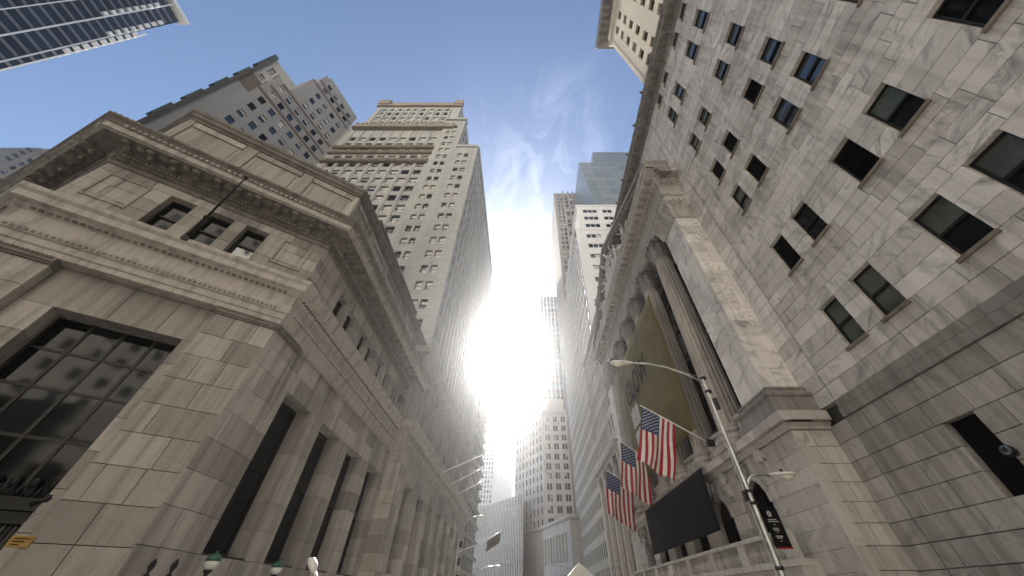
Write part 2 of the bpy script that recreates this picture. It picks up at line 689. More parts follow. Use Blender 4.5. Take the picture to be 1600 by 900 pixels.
def sash_window(parent, fr, u0, u1, z0, z1, depth, o=0.0, style='sash', blind_glint=0.0, sill=True, up=M_GLB, lowp=None, sillmat=None):
    """double-hung window set back in its opening: frame > panes, sill"""
    w, h = round(u1 - u0, 2), round(z1 - z0, 2)
    key = ('f', w, h, style)
    if key not in _win_cache:
        b = MB()
        t = 0.07
        F = WORLD_FR
        b.box(F, -w / 2, -w / 2 + t, -0.1, 0, 0, h)
        b.box(F, w / 2 - t, w / 2, -0.1, 0, 0, h)
        b.box(F, -w / 2 + t, w / 2 - t, -0.1, 0, 0, t)
        b.box(F, -w / 2 + t, w / 2 - t, -0.1, 0, h - t, h)
        if style == 'sash':
            b.box(F, -w / 2 + t, w / 2 - t, -0.09, 0.012, h * 0.5 - 0.045, h * 0.5 + 0.045)
        _win_cache[key] = b.mesh('window', M_BRZ)
    wm = fr.M((u0 + u1) / 2, o - depth, z0)
    win = place('window' if style == 'sash' else 'louvre_grille', _win_cache[key], parent, wm)
    if style == 'sash':
        for i, (a, c, mat, dd) in enumerate(((0.5, 1.0, up, 0.05), (0.0, 0.5, lowp or up, 0.075))):
            k2 = ('p', w, h, i, mat.name)
            if k2 not in _win_cache:
                b = MB()
                b.box(WORLD_FR, -w / 2 + 0.06, w / 2 - 0.06, -dd - 0.01, -dd, h * a + 0.03, h * c - 0.03)
                _win_cache[k2] = b.mesh('pane', mat)
            place('pane', _win_cache[k2], win, wm)
    else:
        k2 = ('l', w, h)
        if k2 not in _win_cache:
            b = MB()
            n = int(h / 0.105)
            for i in range(n):
                z = 0.07 + (h - 0.14) * i / n
                F = WORLD_FR
                P = F.P
                b.hexa([P(-w / 2 + .06, -.005, z), P(w / 2 - .06, -.005, z), P(w / 2 - .06, -.085, z + .05), P(-w / 2 + .06, -.085, z + .05),
                        P(-w / 2 + .06, -.005, z + .016), P(w / 2 - .06, -.005, z + .016), P(w / 2 - .06, -.085, z + .066), P(-w / 2 + .06, -.085, z + .066)])
            b.box(WORLD_FR, -w / 2 + .06, w / 2 - .06, -.13, -.1, .05, h - .05)
            _win_cache[k2] = b.mesh('louvre_slats', M_IRON)
        place('louvre_slats', _win_cache[k2], win, wm)
    if sill:
        k3 = ('s', w, round(depth, 2))
        if k3 not in _win_cache:
            b = MB()
            b.cbox(WORLD_FR, -w / 2 - 0.07, w / 2 + 0.07, 0.02, depth + 0.085, -0.12, -0.002, 0.012)
            _win_cache[k3] = b.mesh('sill', sillmat or M_SILL)
        place('sill', _win_cache[k3], win, wm)
    return win


def tower_window(kind, w, h, frame=None, rail=True):
    """one far window: frame, meeting rail and glass in a single mesh"""
    frame = frame or M_BRZ
    key = ('t', kind, w, h, rail, frame.name)
    if key in _win_cache:
        return _win_cache[key]
    b = MB()
    F = WORLD_FR
    t = 0.06
    b.box(F, -w / 2, -w / 2 + t, -0.06, 0, 0, h, 1)
    b.box(F, w / 2 - t, w / 2, -0.06, 0, 0, h, 1)
    b.box(F, -w / 2 + t, w / 2 - t, -0.06, 0, 0, t, 1)
    b.box(F, -w / 2 + t, w / 2 - t, -0.06, 0, h - t, h, 1)
    if rail:
        b.box(F, -w / 2 + t, w / 2 - t, -0.06, 0.01, h * .5 - .04, h * .5 + .04, 1)
    zs = {'dark': 1.0, 'blue': 1.0, 'half': 0.5, 'blind_glint': 0.12, 'low': 0.75}[kind]
    if zs > 0:
        b.box(F, -w / 2 + t / 2, w / 2 - t / 2, -0.045, -0.035, t / 2, h * zs - t / 2, 0)
    if zs < 1:
        b.box(F, -w / 2 + t / 2, w / 2 - t / 2, -0.05, -0.04, h * zs - t / 2, h - t / 2, 2)
    g = M_GLD if kind == 'dark' else M_GLB
    _win_cache[key] = b.mesh('window', [g, frame, M_BLIND_GLINT])
    return _win_cache[key]


def grid_facade(parent, fr, u0, u1, z0, z1, cols, rows, depth, mat, name='wall', kinds=('dark', 'blue', 'half', 'blind_glint', 'low'),
                wts=(4, 4, 2, 1, 2), seed=3, min_area=25, frame=None, limit=295, rail=True, thick=None):
    """wall with real openings: piers between columns, spandrels between rows, windows set back"""
    r = random.Random(seed)
    b = MB()
    th = thick or depth + 0.05
    cols = sorted(cols)
    rows = sorted(rows)
    edge = u0
    for (a, c) in cols:
        if a - edge > 0.001:
            b.box(fr, edge, a, -th, 0, z0, z1)
        ze = z0
        for (za, zb) in rows:
            if za - ze > 0.001:
                b.box(fr, a, c, -th, -0.002, ze, za)
            ze = zb
        if z1 - ze > 0.001:
            b.box(fr, a, c, -th, -0.002, ze, z1)
        edge = c
    if u1 - edge > 0.001:
        b.box(fr, edge, u1, -th, 0, z0, z1)
    wall = b.build(name, mat, parent)
    cells = []
    for (a, c) in cols:
        for (za, zb) in rows:
            cells.append((shown(fr, a, c, za, zb), a, c, za, zb))
    cells.sort(reverse=True)
    rest = MB()
    nr = 0
    for i, (ar, a, c, za, zb) in enumerate(cells):
        k = r.choices(kinds, wts)[0]
        w, h = round(c - a, 2), round(zb - za, 2)
        if ar > min_area and i < limit:
            place('window', tower_window(k, w, h, frame, rail), parent, fr.M((a + c) / 2, -depth, za))
        else:
            nr += 1
            t = 0.07
            rest.box(fr, a, c, -depth - .04, -depth - .03, za, zb, 0 if k != 'blind_glint' else 2)
            rest.box(fr, a, c, -depth - .03, -depth, (za + zb) / 2 - .04, (za + zb) / 2 + .04, 1)
            rest.box(fr, a, a + t, -depth - .03, -depth, za, (za + zb) / 2 - .04, 1)
            rest.box(fr, c - t, c, -depth - .03, -depth, (za + zb) / 2 + .04, zb, 1)
    if nr:
        rest.build('distant_windows', [M_GLB, frame or M_BRZ, M_BLIND_GLINT], parent, 'stuff')
    return wall


def along(p, q, step, margin=0.0):
    """evenly spaced parameters between two plan points"""
    P, Q = Vector(p), Vector(q)
    L = (Q - P).length - 2 * margin
    n = max(1, int(L / step))
    for i in range(n + 1):
        yield (P + (Q - P).normalized() * (margin + L * i / n)), i


def seg_frames(path):
    for a, b in zip(path, path[1:]):
        d = Vector((b[0] - a[0], b[1] - a[1])).normalized()
        n = Vector((-d.y, d.x))
        L = math.hypot(b[0] - a[0], b[1] - a[1])
        # frame with origin at b so that u runs from 0 (at b) to L (at a)
        yield Fr(b[0], b[1], n.x, n.y), L


def dentils(path, o, z0, z1, w, gap, d, mb, trim=0.05):
    for fr, L in seg_frames(path):
        n = int((L - 2 * trim) / (w + gap))
        st = (L - 2 * trim) / max(1, n)
        for i in range(n):
            u = trim + st * i
            mb.box(fr, u, u + w, o, o + d, z0, z1)

# ================================================================== the ground
g = MB()
g.face([g.add([(-1500, -1500, GZ - .16), (1500, -1500, GZ - .16), (1500, 1500, GZ - .16), (-1500, 1500, GZ - .16)]) + i for i in range(4)])
place('ground', g.mesh('ground', M_ASPH), None)['kind'] = 'structure'
g = MB()
g.xyz(-6.5, 6.3, -60, 120, GZ - .159, GZ - .15)
place('road', g.mesh('road', M_ASPH), None)['kind'] = 'structure'
for nm, x0, x1 in (('pavement', -9.5, -6.68), ('pavement', 6.48, 9.2)):
    g = MB()
    g.xyz(x0, x1, -60, 120, GZ - .159, GZ)
    place(nm, g.mesh('pavement', M_PAVE), None)['kind'] = 'structure'
for x0, x1 in ((-6.68, -6.5), (6.3, 6.48)):
    g = MB()
    g.xyz(x0, x1, -60, 120, GZ - .159, GZ - .004)
    place('kerb', g.mesh('kerb', M_KERB), None)['kind'] = 'structure'

# ================================================================== limestone bank on the left corner
ANG = R(56.5)
DC = Vector((math.sin(ANG), math.cos(ANG)))
A = Vector((-11.0, 11.7))
B = A - DC * 9.0
WD = Vector((-0.932, 0.362)).normalized()
E_ = B + WD * 14.0
SF = Vector((-11.0, 30.1))
FS = Fr(A.x, A.y, 1, 0)                       # side wall on the street, u = Y - 11.7
FC = Fr(A.x, A.y, DC.y, -DC.x)                # canted corner front, u = -9 .. 0
_nw = Vector((-WD.y, WD.x))                   # left of travel B -> E
FW = Fr(E_.x, E_.y, _nw.x, _nw.y)             # long side wall, u = 0 at the far end, 14 at the corner

bank = thing('bank_building', 'low grey limestone bank with a cut-off corner and heavy cornices, left foreground', 'building', (-15, 16, GZ))
PATH = [SF, A, B, E_]

# inner mass
core = MB()


def prism(mb, pts, z0, z1, mi=0):
    n = len(pts)
    b = mb.add([(p[0], p[1], z0) for p in pts] + [(p[0], p[1], z1) for p in pts])
    for i in range(n):
        j = (i + 1) % n
        mb.face((b + i, b + j, b + n + j, b + n + i), mi)
    mb.face([b + i for i in range(n)][::-1], mi)
    mb.face([b + n + i for i in range(n)], mi)


def inset(path, d):
    n = len(path)
    seg = []
    for i in range(n - 1):
        q = (Vector(path[i + 1]) - Vector(path[i])).normalized()
        seg.append(Vector((-q.y, q.x)))
    out = []
    for i in range(n):
        if i == 0:
            m = seg[0]
        elif i == n - 1:
            m = seg[-1]
        else:
            m = (seg[i - 1] + seg[i]) / (1 + seg[i - 1].dot(seg[i]))
        out.append(Vector(path[i]) - m * d)
    return out


back = [Vector((-27.0, 30.1))]
prism(core, inset(PATH, 1.35) + back, GZ, 8.85)
prism(core, inset(PATH, 0.55) + back, 8.86, 15.78)
prism(core, inset(PATH, 0.35) + back, 15.8, 18.6)
core.build('inner_walls', M_CORE, bank)

# --- lower walls, stone by stone
st = []
zc = courses(GZ, 8.88, 0.98, (1.2, 7.1))
SWIN = [(2.75 + 3.65 * i, 5.1 + 3.65 * i, 1.2, 7.1) for i in range(4)]
pier = rect_stones(FS, 0.0, 1.9, zc, 0.8, 1.5, (), 11, 0.0)
wall = rect_stones(FS, 1.9, 18.35, zc, 0.9, 1.75, SWIN, 12, -0.12)
zc2 = courses(GZ, 8.6, 0.92)
pr = rect_stones(FC, -2.13, 0.0, zc2, 0.7, 1.5, (), 13, 0.0)
pl = rect_stones(FC, -9.0, -6.93, zc2, 0.7, 1.5, (), 14, 0.0)
zc3 = courses(GZ, 8.88, 1.0, (7.4,))
DOOR = [(-6.1, -2.55, GZ, 7.4)]
dw = rect_stones(FC, -6.93, -2.13, zc3, 1.1, 2.4, DOOR, 15, -0.45)
ww = rect_stones(FW, 0.0, 14.0, zc2, 0.9, 1.8, (), 16, 0.0)
side = thing('side_wall', None, None, (-11, 20, GZ), parent=bank)
lay(pier + wall, side, M_LIME, 0.85)
front = thing('corner_wall', None, None, (-14.7, 9.2, GZ), parent=bank)
lay(pr + pl + dw, front, M_LIME, 0.55)
lay(ww, thing('north_wall', None, None, (-24, 9, GZ), parent=bank), M_LIME, 0.5)
# reveals of the doorway
dr = MB()
dr.box(FC, -6.9, -6.1, -1.5, -1.0, GZ, 8.8)
dr.box(FC, -2.55, -2.0, -1.5, -1.0, GZ, 8.8)
dr.box(FC, -6.1, -2.55, -1.5, -1.0, 7.4, 8.8)
dr.build('doorway_reveal', M_LIME, front)
# solid backs of the piers so nothing shows between wall planes
pb = MB()
pb.box(FC, -2.13, -0.6, -0.99, -0.56, GZ, 8.84)
pb.box(FC, -8.4, -6.93, -0.99, -0.56, GZ, 8.84)
pb.build('pier_backing', M_CORE, front)

# --- tall side windows: frame > panes
for (a, b_, c, d) in SWIN:
    m = MB()
    fr = FS.off(-0.9)
    w = b_ - a
    m.box(fr, a, a + .12, -.15, 0, c, d)
    m.box(fr, b_ - .12, b_, -.15, 0, c, d)
    m.box(fr, a + .12, b_ - .12, -.15, 0, c, c + .25)
    m.box(fr, a + .12, b_ - .12, -.15, 0, d - .2, d)
    m.box(fr, a + .12, b_ - .12, -.15, .05, 4.2, 4.55)
    win = m.build('tall_window', M_BRZ, side)
    for (za, zb) in ((c + .25, 4.2), (4.55, d - .2)):
        q = MB()
        q.box(fr, a + .12, b_ - .12, -.1, -.06, za, zb)
        q.build('pane', M_GLD, win)
    q = MB()
    q.cbox(FS, a - .02, b_ + .02, -1.0, -.13, c - .1, c + .06, .02)
    q.build('sill', M_BRZ, win)
# --- great corner door window with grille
fr = FC.off(-1.15)
m = MB()
U0, U1 = -6.1, -2.55
for u in (U0, U0 + .89, U0 + 1.77, U0 + 2.66, U1 - .1):
    m.box(fr, u, u + .1, -.1, 0, GZ, 7.4)
for z in (2.15, 3.6, 5.0, 6.2):
    for i in range(4):
        m.box(fr, U0 + .1 + .885 * i, U0 + .885 * (i + 1), -.1, -.01, z, z + .09)
door = m.build('door_screen', M_BRZ, front)
for i in range(4):
    for z0, z1 in ((2.24, 3.6), (3.69, 5.0), (5.09, 6.2), (6.29, 7.4)):
        q = MB()
        q.box(fr, U0 + .1 + .885 * i, U0 + .885 * (i + 1), -.07, -.04, z0, z1)
        q.build('pane', M_GLD, door)
q = MB()
q.box(fr, U0, U1, 0.02, .22, 1.85, 2.15)
q.box(fr, U0, U1, 0.02, .16, 1.55, 1.82)
for i in range(26):
    u = U0 + .1 + i * .132
    q.tube([fr.P(u, .12, 2.15), fr.P(u, .12, 2.36), fr.P(u, .12, 2.46)], [.045, .05, .01], 6)
for i in range(9):
    u = U0 + .2 + i * .39
    q.ball(fr.P(u, .12, 2.5), .11, 8, 6, 0, (1, 1, 1.5))
q.build('crested_transom', M_IRON, door)
q = MB()
for i in range(32):
    u = U0 + .08 + i * .108
    q.tube([fr.P(u, .08, GZ), fr.P(u, .08, 1.55)], .016, 6)
q.build('grille_bars', M_IRON, door)
q = MB()
q.box(fr, U0, U1, -.12, -.1, GZ, 2.2)
q.build('door_panel', M_GLD, door)

# --- middle entablature
ent = MB()
ent.sweep(PATH, [(-.5, 8.9), (.06, 8.9), (.06, 9.12), (.12, 9.16), (.12, 9.42), (.2, 9.46), (.26, 9.66), (.26, 9.76), (.1, 9.8), (.1, 10.38),
                 (.16, 10.42), (.3, 10.56), (.5, 10.64), (.5, 10.92), (.6, 11.04), (.62, 11.16), (.62, 11.2), (-.5, 11.24)])
band = ent.build('middle_entablature', M_LIME, bank)
dn = MB()
dentils(PATH, .12, 9.5, 9.64, .1, .07, .12, dn, .3)
dentils(PATH, .1, 10.43, 10.55, .13, .09, .16, dn, .3)
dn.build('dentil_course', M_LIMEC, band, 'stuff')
for (fr, a, b_) in ((FC, -2.16, .02), (FC, -9.02, -6.9), (FS, -.02, 1.93)):
    q = MB()
    q.box(fr, a, b_, -.5, .06, 8.6, 8.68)
    q.box(fr, a, b_, -.5, .12, 8.68, 8.8)
    q.box(fr, a, b_, -.5, .1, 8.8, 8.9)
    n = int((b_ - a) / .12)
    for i in range(n):
        q.box(fr, a + i * .12, a + i * .12 + .07, .1, .15, 8.81, 8.89)
    q.build('pier_cap', M_LIMEC, front)

# --- attic walls with their windows
za = courses(11.24, 14.1, 0.72, (11.55, 13.65))
AWC = [(-6.49, -5.55, 11.55, 13.65), (-5.0, -4.03, 11.55, 13.65), (-3.51, -2.55, 11.55, 13.65)]
AWS = []
for i in range(4):
    b0 = 2.8 + 3.65 * i
    AWS += [(b0, b0 + .95, 11.3, 13.3), (b0 + 1.4, b0 + 2.35, 11.3, 13.3)]
attic = thing('attic_wall', None, None, (-13, 12, 11.2), parent=bank)
lay(rect_stones(FC, -9.0, 0, za, .8, 1.7, AWC, 21, -.03), attic, M_LIME, .45)
lay(rect_stones(FS, 0, 18.35, courses(11.3, 14.1, .68, (13.3,)), .8, 1.7, AWS, 22, -.03), attic, M_LIME, .45)
lay(rect_stones(FW, 0, 14, za, .9, 1.7, (), 23, -.03), attic, M_LIME, .45)
for i, (a, b_, c, d) in enumerate(AWC):
    sash_window(attic, FC, a, b_, c, d, .38, -.03, sill=False, up=M_GLD, lowp=M_GLD if i < 2 else M_GLB)
for (a, b_, c, d) in AWS:
    sash_window(attic, FS, a, b_, c, d, .38, -.03, sill=False, up=M_GLD)
# square picture-frame panels either side of the three windows
for (u0, u1) in ((-8.55, -7.15), (-1.85, -.55)):
    q = MB()
    for (a, b_, c, d) in ((u0, u1, 12.0, 12.08), (u0, u1, 13.5, 13.58), (u0, u0 + .08, 12.08, 13.5), (u1 - .08, u1, 12.08, 13.5)):
        q.box(FC, a, b_, -.03, .03, c, d)
    q.build('panel_moulding', M_LIME, attic)

# --- crowning cornice
co = MB()
co.sweep(PATH, [(-.5, 14.1), (.02, 14.1), (.06, 14.16), (.06, 14.24), (.0, 14.27), (.02, 14.62), (.1, 14.66), (.12, 14.72), (.2, 14.76), (.26, 14.86), (1.0, 14.9), (1.02, 14.93), (-.5, 14.935)])
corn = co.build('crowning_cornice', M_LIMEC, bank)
co = MB()
co.sweep(PATH, [(-.5, 14.94), (1.04, 14.94), (1.08, 14.98), (1.16, 14.985), (1.16, 15.25), (1.2, 15.27), (-.5, 15.275)])
co.build('corona', M_LIME, corn)
co = MB()
co.sweep(PATH, [(-.5, 15.28), (1.18, 15.28), (1.22, 15.34), (1.24, 15.44), (1.32, 15.54), (1.4, 15.6), (1.42, 15.68), (.8, 15.76), (-.5, 15.79)])
co.build('cymatium', M_LIMEC, corn)
ed = MB()
for fr, L in seg_frames(PATH):
    n = int(L / .15)
    for i in range(n):
        ed.ball(fr.P(.07 + i * L / n, .14, 14.69), .05, 6, 4, 0, (1, 1, 1.2))
    n = int(L / .22)
    for i in range(n + 1):
        ed.box(fr, i * L / n - .06, i * L / n + .06, 1.2, 1.27, 15.3, 15.42)
ed.build('egg_moulding', M_LIME, corn, 'stuff')
md = MB()
md.box(WORLD_FR, -.13, .13, 0, .66, -.16, 0.02)
md.ball((0, -.64, -.1), .11, 8, 6)
md.ball((0, -.3, -.2), .12, 8, 6)
md_me = md.mesh('modillion', M_LIMEC)
ro = MB()
ro.ball((0, 0, 0), .15, 8, 6, 0, (1, 1, .7))
for k in range(6):
    ro.ball((.13 * math.cos(k * 1.047), .13 * math.sin(k * 1.047), .02), .075, 6, 4)
ro_me = ro.mesh('rosette', M_LIMEC)
for fr, L in seg_frames(PATH[:3]):
    n = int((L - .6) / .78)
    for i in range(n + 1):
        u = .3 + (L - .6) * i / n
        place('modillion', md_me, corn, fr.M(u, .26, 14.88))
        if i < n:
            place('rosette', ro_me, corn, fr.M(u + (L - .6) / n / 2, .68, 14.86))
for fr, L in list(seg_frames(PATH))[2:]:
    for i in range(17):
        place('modillion', md_me, corn, fr.M(.3 + i * .8, .26, 14.88))
# carved frieze below and palmette crest above: relief too small to pick apart
fz = MB()
for fr, L in seg_frames(PATH):
    n = int(L / .26)
    for i in range(n):
        u = .13 + i * L / n
        fz.ball(fr.P(u, .02, 14.45), .085, 6, 4, 0, (1, 1, 1.1))
        fz.tube([fr.P(u - .09, .03, 14.36), fr.P(u, .09, 14.56), fr.P(u + .1, .03, 14.4)], .03, 5)
    m_ = int(L / .2)
    for i in range(-4, m_ + 5):
        u = i * L / m_
        if u < -.7 or u > L + .7:
            continue
        fz.ball(fr.P(u, 1.36, 15.7), .075, 6, 4, 0, (1, .8, 1.2))
fz.build('carved_frieze', M_LIMEC, corn, 'stuff')

# --- parapet storey with recessed panels
par = thing('parapet', None, None, (-14, 12, 15.8), parent=bank)
PP = [Vector((-11.0, 30.1)), A, B, E_]
for fi, (fr, L) in enumerate(seg_frames(PP)):
    n = max(2, round(L / 3.0))
    q = MB()
    q.box(fr, 0, L, -.5, -.16, 15.85, 19.3)
    for i in range(n + 1):
        u = L * i / n
        a, b_ = max(0, u - .28), min(L, u + .28)
        q.box(fr, a, b_, -.159, -.05, 15.85, 19.3)
    q.build('parapet_wall', M_LIME, par)
    for i in range(n):
        a, b_ = L * i / n + .28, L * (i + 1) / n - .28
        q = MB()
        q.cbox(fr, a + .03, b_ - .03, -.155, -.05, 15.9, 16.9, .02)
        q.build('stone', M_LIME, par)
        q = MB()
        q.cbox(fr, a + .03, b_ - .03, -.155, -.05, 18.85, 19.28, .02)
        q.build('stone', M_LIME, par)
        q = MB()
        q.cbox(fr, a + .2, b_ - .2, -.155, -.1, 17.05, 18.7, .04)
        q.build('panel', M_LIME, par)
pc = MB()
pc.sweep(PP, [(-.6, 19.3), (.0, 19.3), (.04, 19.42), (.16, 19.5), (.16, 19.72), (.24, 19.8), (.26, 20.0), (-.6, 20.02)])
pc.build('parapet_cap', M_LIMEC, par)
# --- roof house with openings
rh = thing('roof_house', None, None, (-14.5, 23, 18.6), parent=bank)
RC = [(.6 + 2.0 * i, 1.5 + 2.0 * i) for i in range(6)]
grid_facade(rh, Fr(-13.0, 17.2, 1, 0), 0, 12.6, 18.62, 24.0, RC, [(20.9, 23.1)], .35, M_LIMEC, wts=(1, 0, 0, 0, 0))
q = MB()
q.xyz(-20, -13.45, 17.2, 29.8, 18.62, 23.95)
q.build('inner_walls', M_CORE, rh)
q = MB()
q.sweep([Vector((-13, 29.8)), Vector((-13, 17.2)), Vector((-20, 17.2))], [(-.3, 24.0), (.02, 24.0), (.1, 24.1), (.22, 24.2), (.22, 24.4), (-.3, 24.42)])
q.build('eaves', M_LIMEC, rh)
# bare shrubs on the roof terrace
for (x, y, h, s) in ((-12.2, 16.2, 2.6, 1), (-12.0, 20.6, 2.4, 2), (-12.1, 25.2, 2.3, 3)):
    r = random.Random(s)
    sh = thing('bare_shrub', ['', 'bare leafless shrub nearest the parapet corner on the bank roof', 'bare leafless shrub midway along the bank roof terrace',
                              'bare leafless shrub farthest along the bank roof terrace'][s], 'shrub', (x, y, 18.62), 'shrubs on the roof terrace')
    tk = MB()
    tk.tube([(x, y, 18.6), (x + .05, y, 19.6), (x + .1, y + .05, 20.4)], [.05, .04, .03], 6)
    tk.build('trunk', M_BROWN, sh)
    tw = MB()
    for i in range(26):
        a = r.uniform(0, 6.28)
        z = r.uniform(19.6, 20.3)
        p0 = Vector((x + .06, y, z))
        p1 = p0 + Vector((math.cos(a), math.sin(a), r.uniform(.6, 1.6))) * r.uniform(.4, .9)
        p2 = p1 + Vector((r.uniform(-.4, .4), r.uniform(-.4, .4), r.uniform(.2, .7)))
        tw.tube([p0, p1, p2], [.02, .014, .006], 5)
        tw.tube([p1, p1 + Vector((r.uniform(-.4, .4), r.uniform(-.4, .4), r.uniform(.1, .5)))], [.012, .005], 5)
    tw.build('crown', M_BROWN, sh)
q = MB()
prism(q, inset(PATH, .4) + back, 18.602, 18.615)
q.build('roof', M_ROOF, bank)

# bare flagpole leaning out over the corner windows
fp = MB()
b0 = FC.P(-4.55, .6, 11.2)
b1 = FC.P(-4.3, 1.55, 14.2)
b2 = b0 + (b1 - b0) * 1.22
fp.tube([b0, b1, b2], [.05, .042, .034], 10)
fp.ball(b0 + (b1 - b0) * .38, .11, 8, 6)
fp.ball(b2, .09, 8, 6)
fp.box(FC, -4.66, -4.44, .5, .68, 11.05, 11.28)
tag(fp.build('flagpole', M_IRON), 'bare dark flagpole leaning across the corner windows of the bank', 'flagpole')

# small plates and lamps at the foot of the bank
q = MB()
q.cbox(FC, -2.4, -1.98, .01, .04, 1.0, 1.24, .01)
pl = q.build('notice_plate', M_YEL)
tag(pl, 'small yellow notice plate low on the bank pier', 'sign')
q = MB()
for i in range(3):
    q.box(FC, -2.33, -2.05 - .06 * i, .041, .045, 1.17 - i * .06, 1.19 - i * .06)
q.build('print', M_INK, pl)
for i, (x, y, z) in enumerate(((-9.85, 13.4, .92), (-9.85, 17.0, .98))):
    L = thing('globe_lamp', ['opal globe lamp with green cap nearest the corner of the bank', 'opal globe lamp with green cap second along the bank wall'][i], 'lamp', (x, y, GZ),
              'globe lamps along the bank')
    q = MB()
    q.lathe([(.16, GZ), (.16, GZ + .15), (.08, GZ + .3), (.05, GZ + .6), (.045, z - .45), (.09, z - .38), (.05, z - .3), (.13, z - .2), (.06, z - .16)], (x, y, 0), 12)
    q.build('post', M_IRON, L)
    q = MB()
    q.ball((x, y, z), .2, 16, 10)
    q.build('globe', M_GLOBE, L)
    q = MB()
    q.lathe([(.215, z + .02), (.205, z + .09), (.15, z + .17), (.05, z + .215), (.03, z + .28), (.005, z + .3)], (x, y, 0), 16)
    q.build('cap', M_GREENP, L)
for i, (x, y, z) in enumerate(((-10.1, 11.6, .82), (-9.5, 11.6, .82))):
    q = MB()
    q.lathe([(.07, GZ), (.07, GZ + .1), (.035, GZ + .2), (.03, z - .35), (.07, z - .3), (.03, z - .24), (.075, z - .12), (.06, z - .02), (.01, z + .06)], (x, y, 0), 10)
    o = q.build('iron_post', M_IRON)
    tag(o, ['black iron finial post on the left of two at the bank corner', 'black iron finial post on the right of two at the bank corner'][i], 'post', 'iron posts at the bank corner')
# cobra lamp head that rises from below the frame
q = MB()
q.tube([(-6.6, 14.05, GZ), (-6.6, 14.05, .1), (-6.72, 14.05, .55), (-6.9, 14.05, .78)], [.07, .06, .05, .045], 10)
lm = q.build('lamp_post', M_POLEW)
tag(lm, 'pale curved lamp head rising at the foot of the bank wall', 'lamp')
q = MB()
q.tube([(-6.86, 14.05, .72), (-6.96, 14.05, .86), (-7.1, 14.05, 1.0), (-7.22, 14.05, 1.06)], [.06, .13, .12, .02], 12)
q.build('lamp_head', M_POLEW, lm)

# small black camera on a bracket, low on the bank's corner pier
cm_ = thing('wall_camera', 'small black camera on a bracket low on the bank corner pier', 'camera', tuple(FC.P(-2.36, .1, 1.85)))
q = MB()
q.box(FC, -2.42, -2.3, .005, .04, 1.95, 2.13)
q.tube([FC.P(-2.36, .04, 2.04), FC.P(-2.36, .2, 2.06), FC.P(-2.33, .26, 1.98)], .018, 8)
q.build('bracket', M_IRON, cm_)
q = MB()
q.tube([FC.P(-2.22, .3, 2.02), FC.P(-2.5, .22, 1.86)], .06, 10)
q.build('body', M_IRON, cm_)
q = MB()
q.tube([FC.P(-2.36, .03, 1.95), FC.P(-2.4, .03, 1.8), FC.P(-2.33, .03, 1.66), FC.P(-2.4, .02, 1.5)], .008, 5)
q.build('cable', M_IRON, cm_)

# ================================================================== tall stone tower behind the bank
TY = 35.0
tower = thing('stone_tower', 'tall beige stone office tower with banded top behind the bank', 'building', (-30, 57, GZ))
# base block on the street line, south of the bank
BX = -9.95
FB = Fr(BX, 28.4, 1, 0)                      # u = Y - 28.4
base = thing('street_base', None, None, (-11, 45, GZ), parent=tower)
BW = [(2.2 + 4.35 * i, 4.4 + 4.35 * i, 1.5, 7.15) for i in range(8)]
zt = courses(GZ, 8.9, 1.0, (1.5, 7.15))
lay(rect_stones(FB, 0, 36.2, zt, 1.0, 1.9, BW, 31, 0), base, M_LIME, .7)
FBN = Fr(BX, 28.4, 0, -1)
lay(rect_stones(FBN, -1.15, 0, zt, .9, 1.4, (), 32, 0), base, M_LIME, .5)
q = MB()
q.xyz(-20, BX - 1.1, 30.4, 64.5, GZ, 11.0)
q.xyz(-20, BX - .75, 28.95, 30.39, GZ, 11.0)
q.build('inner_walls', M_CORE, base)
for (a, b_, c, d) in BW:
    fr = FB.off(-.7)
    m = MB()
    m.box(fr, a, a + .12, -.12, 0, c, d)
    m.box(fr, b_ - .12, b_, -.12, 0, c, d)
    m.box(fr, a + .12, b_ - .12, -.12, 0, 4.2, 4.5)
    m.box(fr, a + .12, b_ - .12, -.12, 0, c, c + .2)
    m.box(fr, a + .12, b_ - .12, -.12, 0, d - .2, d)
    w_ = m.build('tall_window', M_BRZ, base)
    q = MB()
    q.box(fr, a + .1, b_ - .1, -.09, -.06, c + .1, d - .1)
    q.build('pane', M_GLD, w_)
BP = [Vector((BX, 64.6)), Vector((BX, 28.4)), Vector((-11.2, 28.4))]
q = MB()
q.sweep(BP, [(-.5, 8.92), (.06, 8.92), (.06, 9.16), (.14, 9.2), (.14, 9.45), (.28, 9.66), (.28, 9.76), (.1, 9.8), (.1, 10.38),
             (.3, 10.5), (.5, 10.64), (.5, 10.92), (.62, 11.1), (.62, 11.2), (-.5, 11.24)])
q.build('entablature', M_LIME, base)
# storeys over the base
UC = []
for i in range(8):
    UC += [(1.9 + 4.35 * i, 2.9 + 4.35 * i), (3.5 + 4.35 * i, 4.5 + 4.35 * i)]
grid_facade(base, FB.off(-.3), 0, 36.2, 11.26, 17.3, UC, [(11.9, 16.4)], .5, M_LIME, wts=(3, 1, 0, 0, 0), name='upper_wall')
q = MB()
q.xyz(-20, BX - .9, 28.5, 64.5, 11.26, 17.2)
q.box(Fr(BX - .3, 28.4, 0, -1), -1.5, -.56, -.5, 0, 11.26, 17.3)
q.build('upper_inner_walls', M_LIME, base)
q = MB()
q.sweep([Vector((BX - .3, 64.6)), Vector((BX - .3, 28.4)), Vector((-13, 28.4))],
        [(-.5, 17.32), (.02, 17.32), (.1, 17.45), (.3, 17.6), (.9, 17.7), (.9, 18.0), (1.05, 18.3), (-.5, 18.4)])
q.build('cornice', M_MARBG, base)

# shafts of the tower: three stepped blocks
F0 = Fr(0, TY, 0, -1)                         # u = X
PIT = 3.57
ROW0 = 1.681 * TY - 0.85


def trows(za, zb, h=1.75):
    return [(ROW0 + k * PIT, ROW0 + k * PIT + h) for k in range(-14, 18) if za < ROW0 + k * PIT and ROW0 + k * PIT + h < zb]


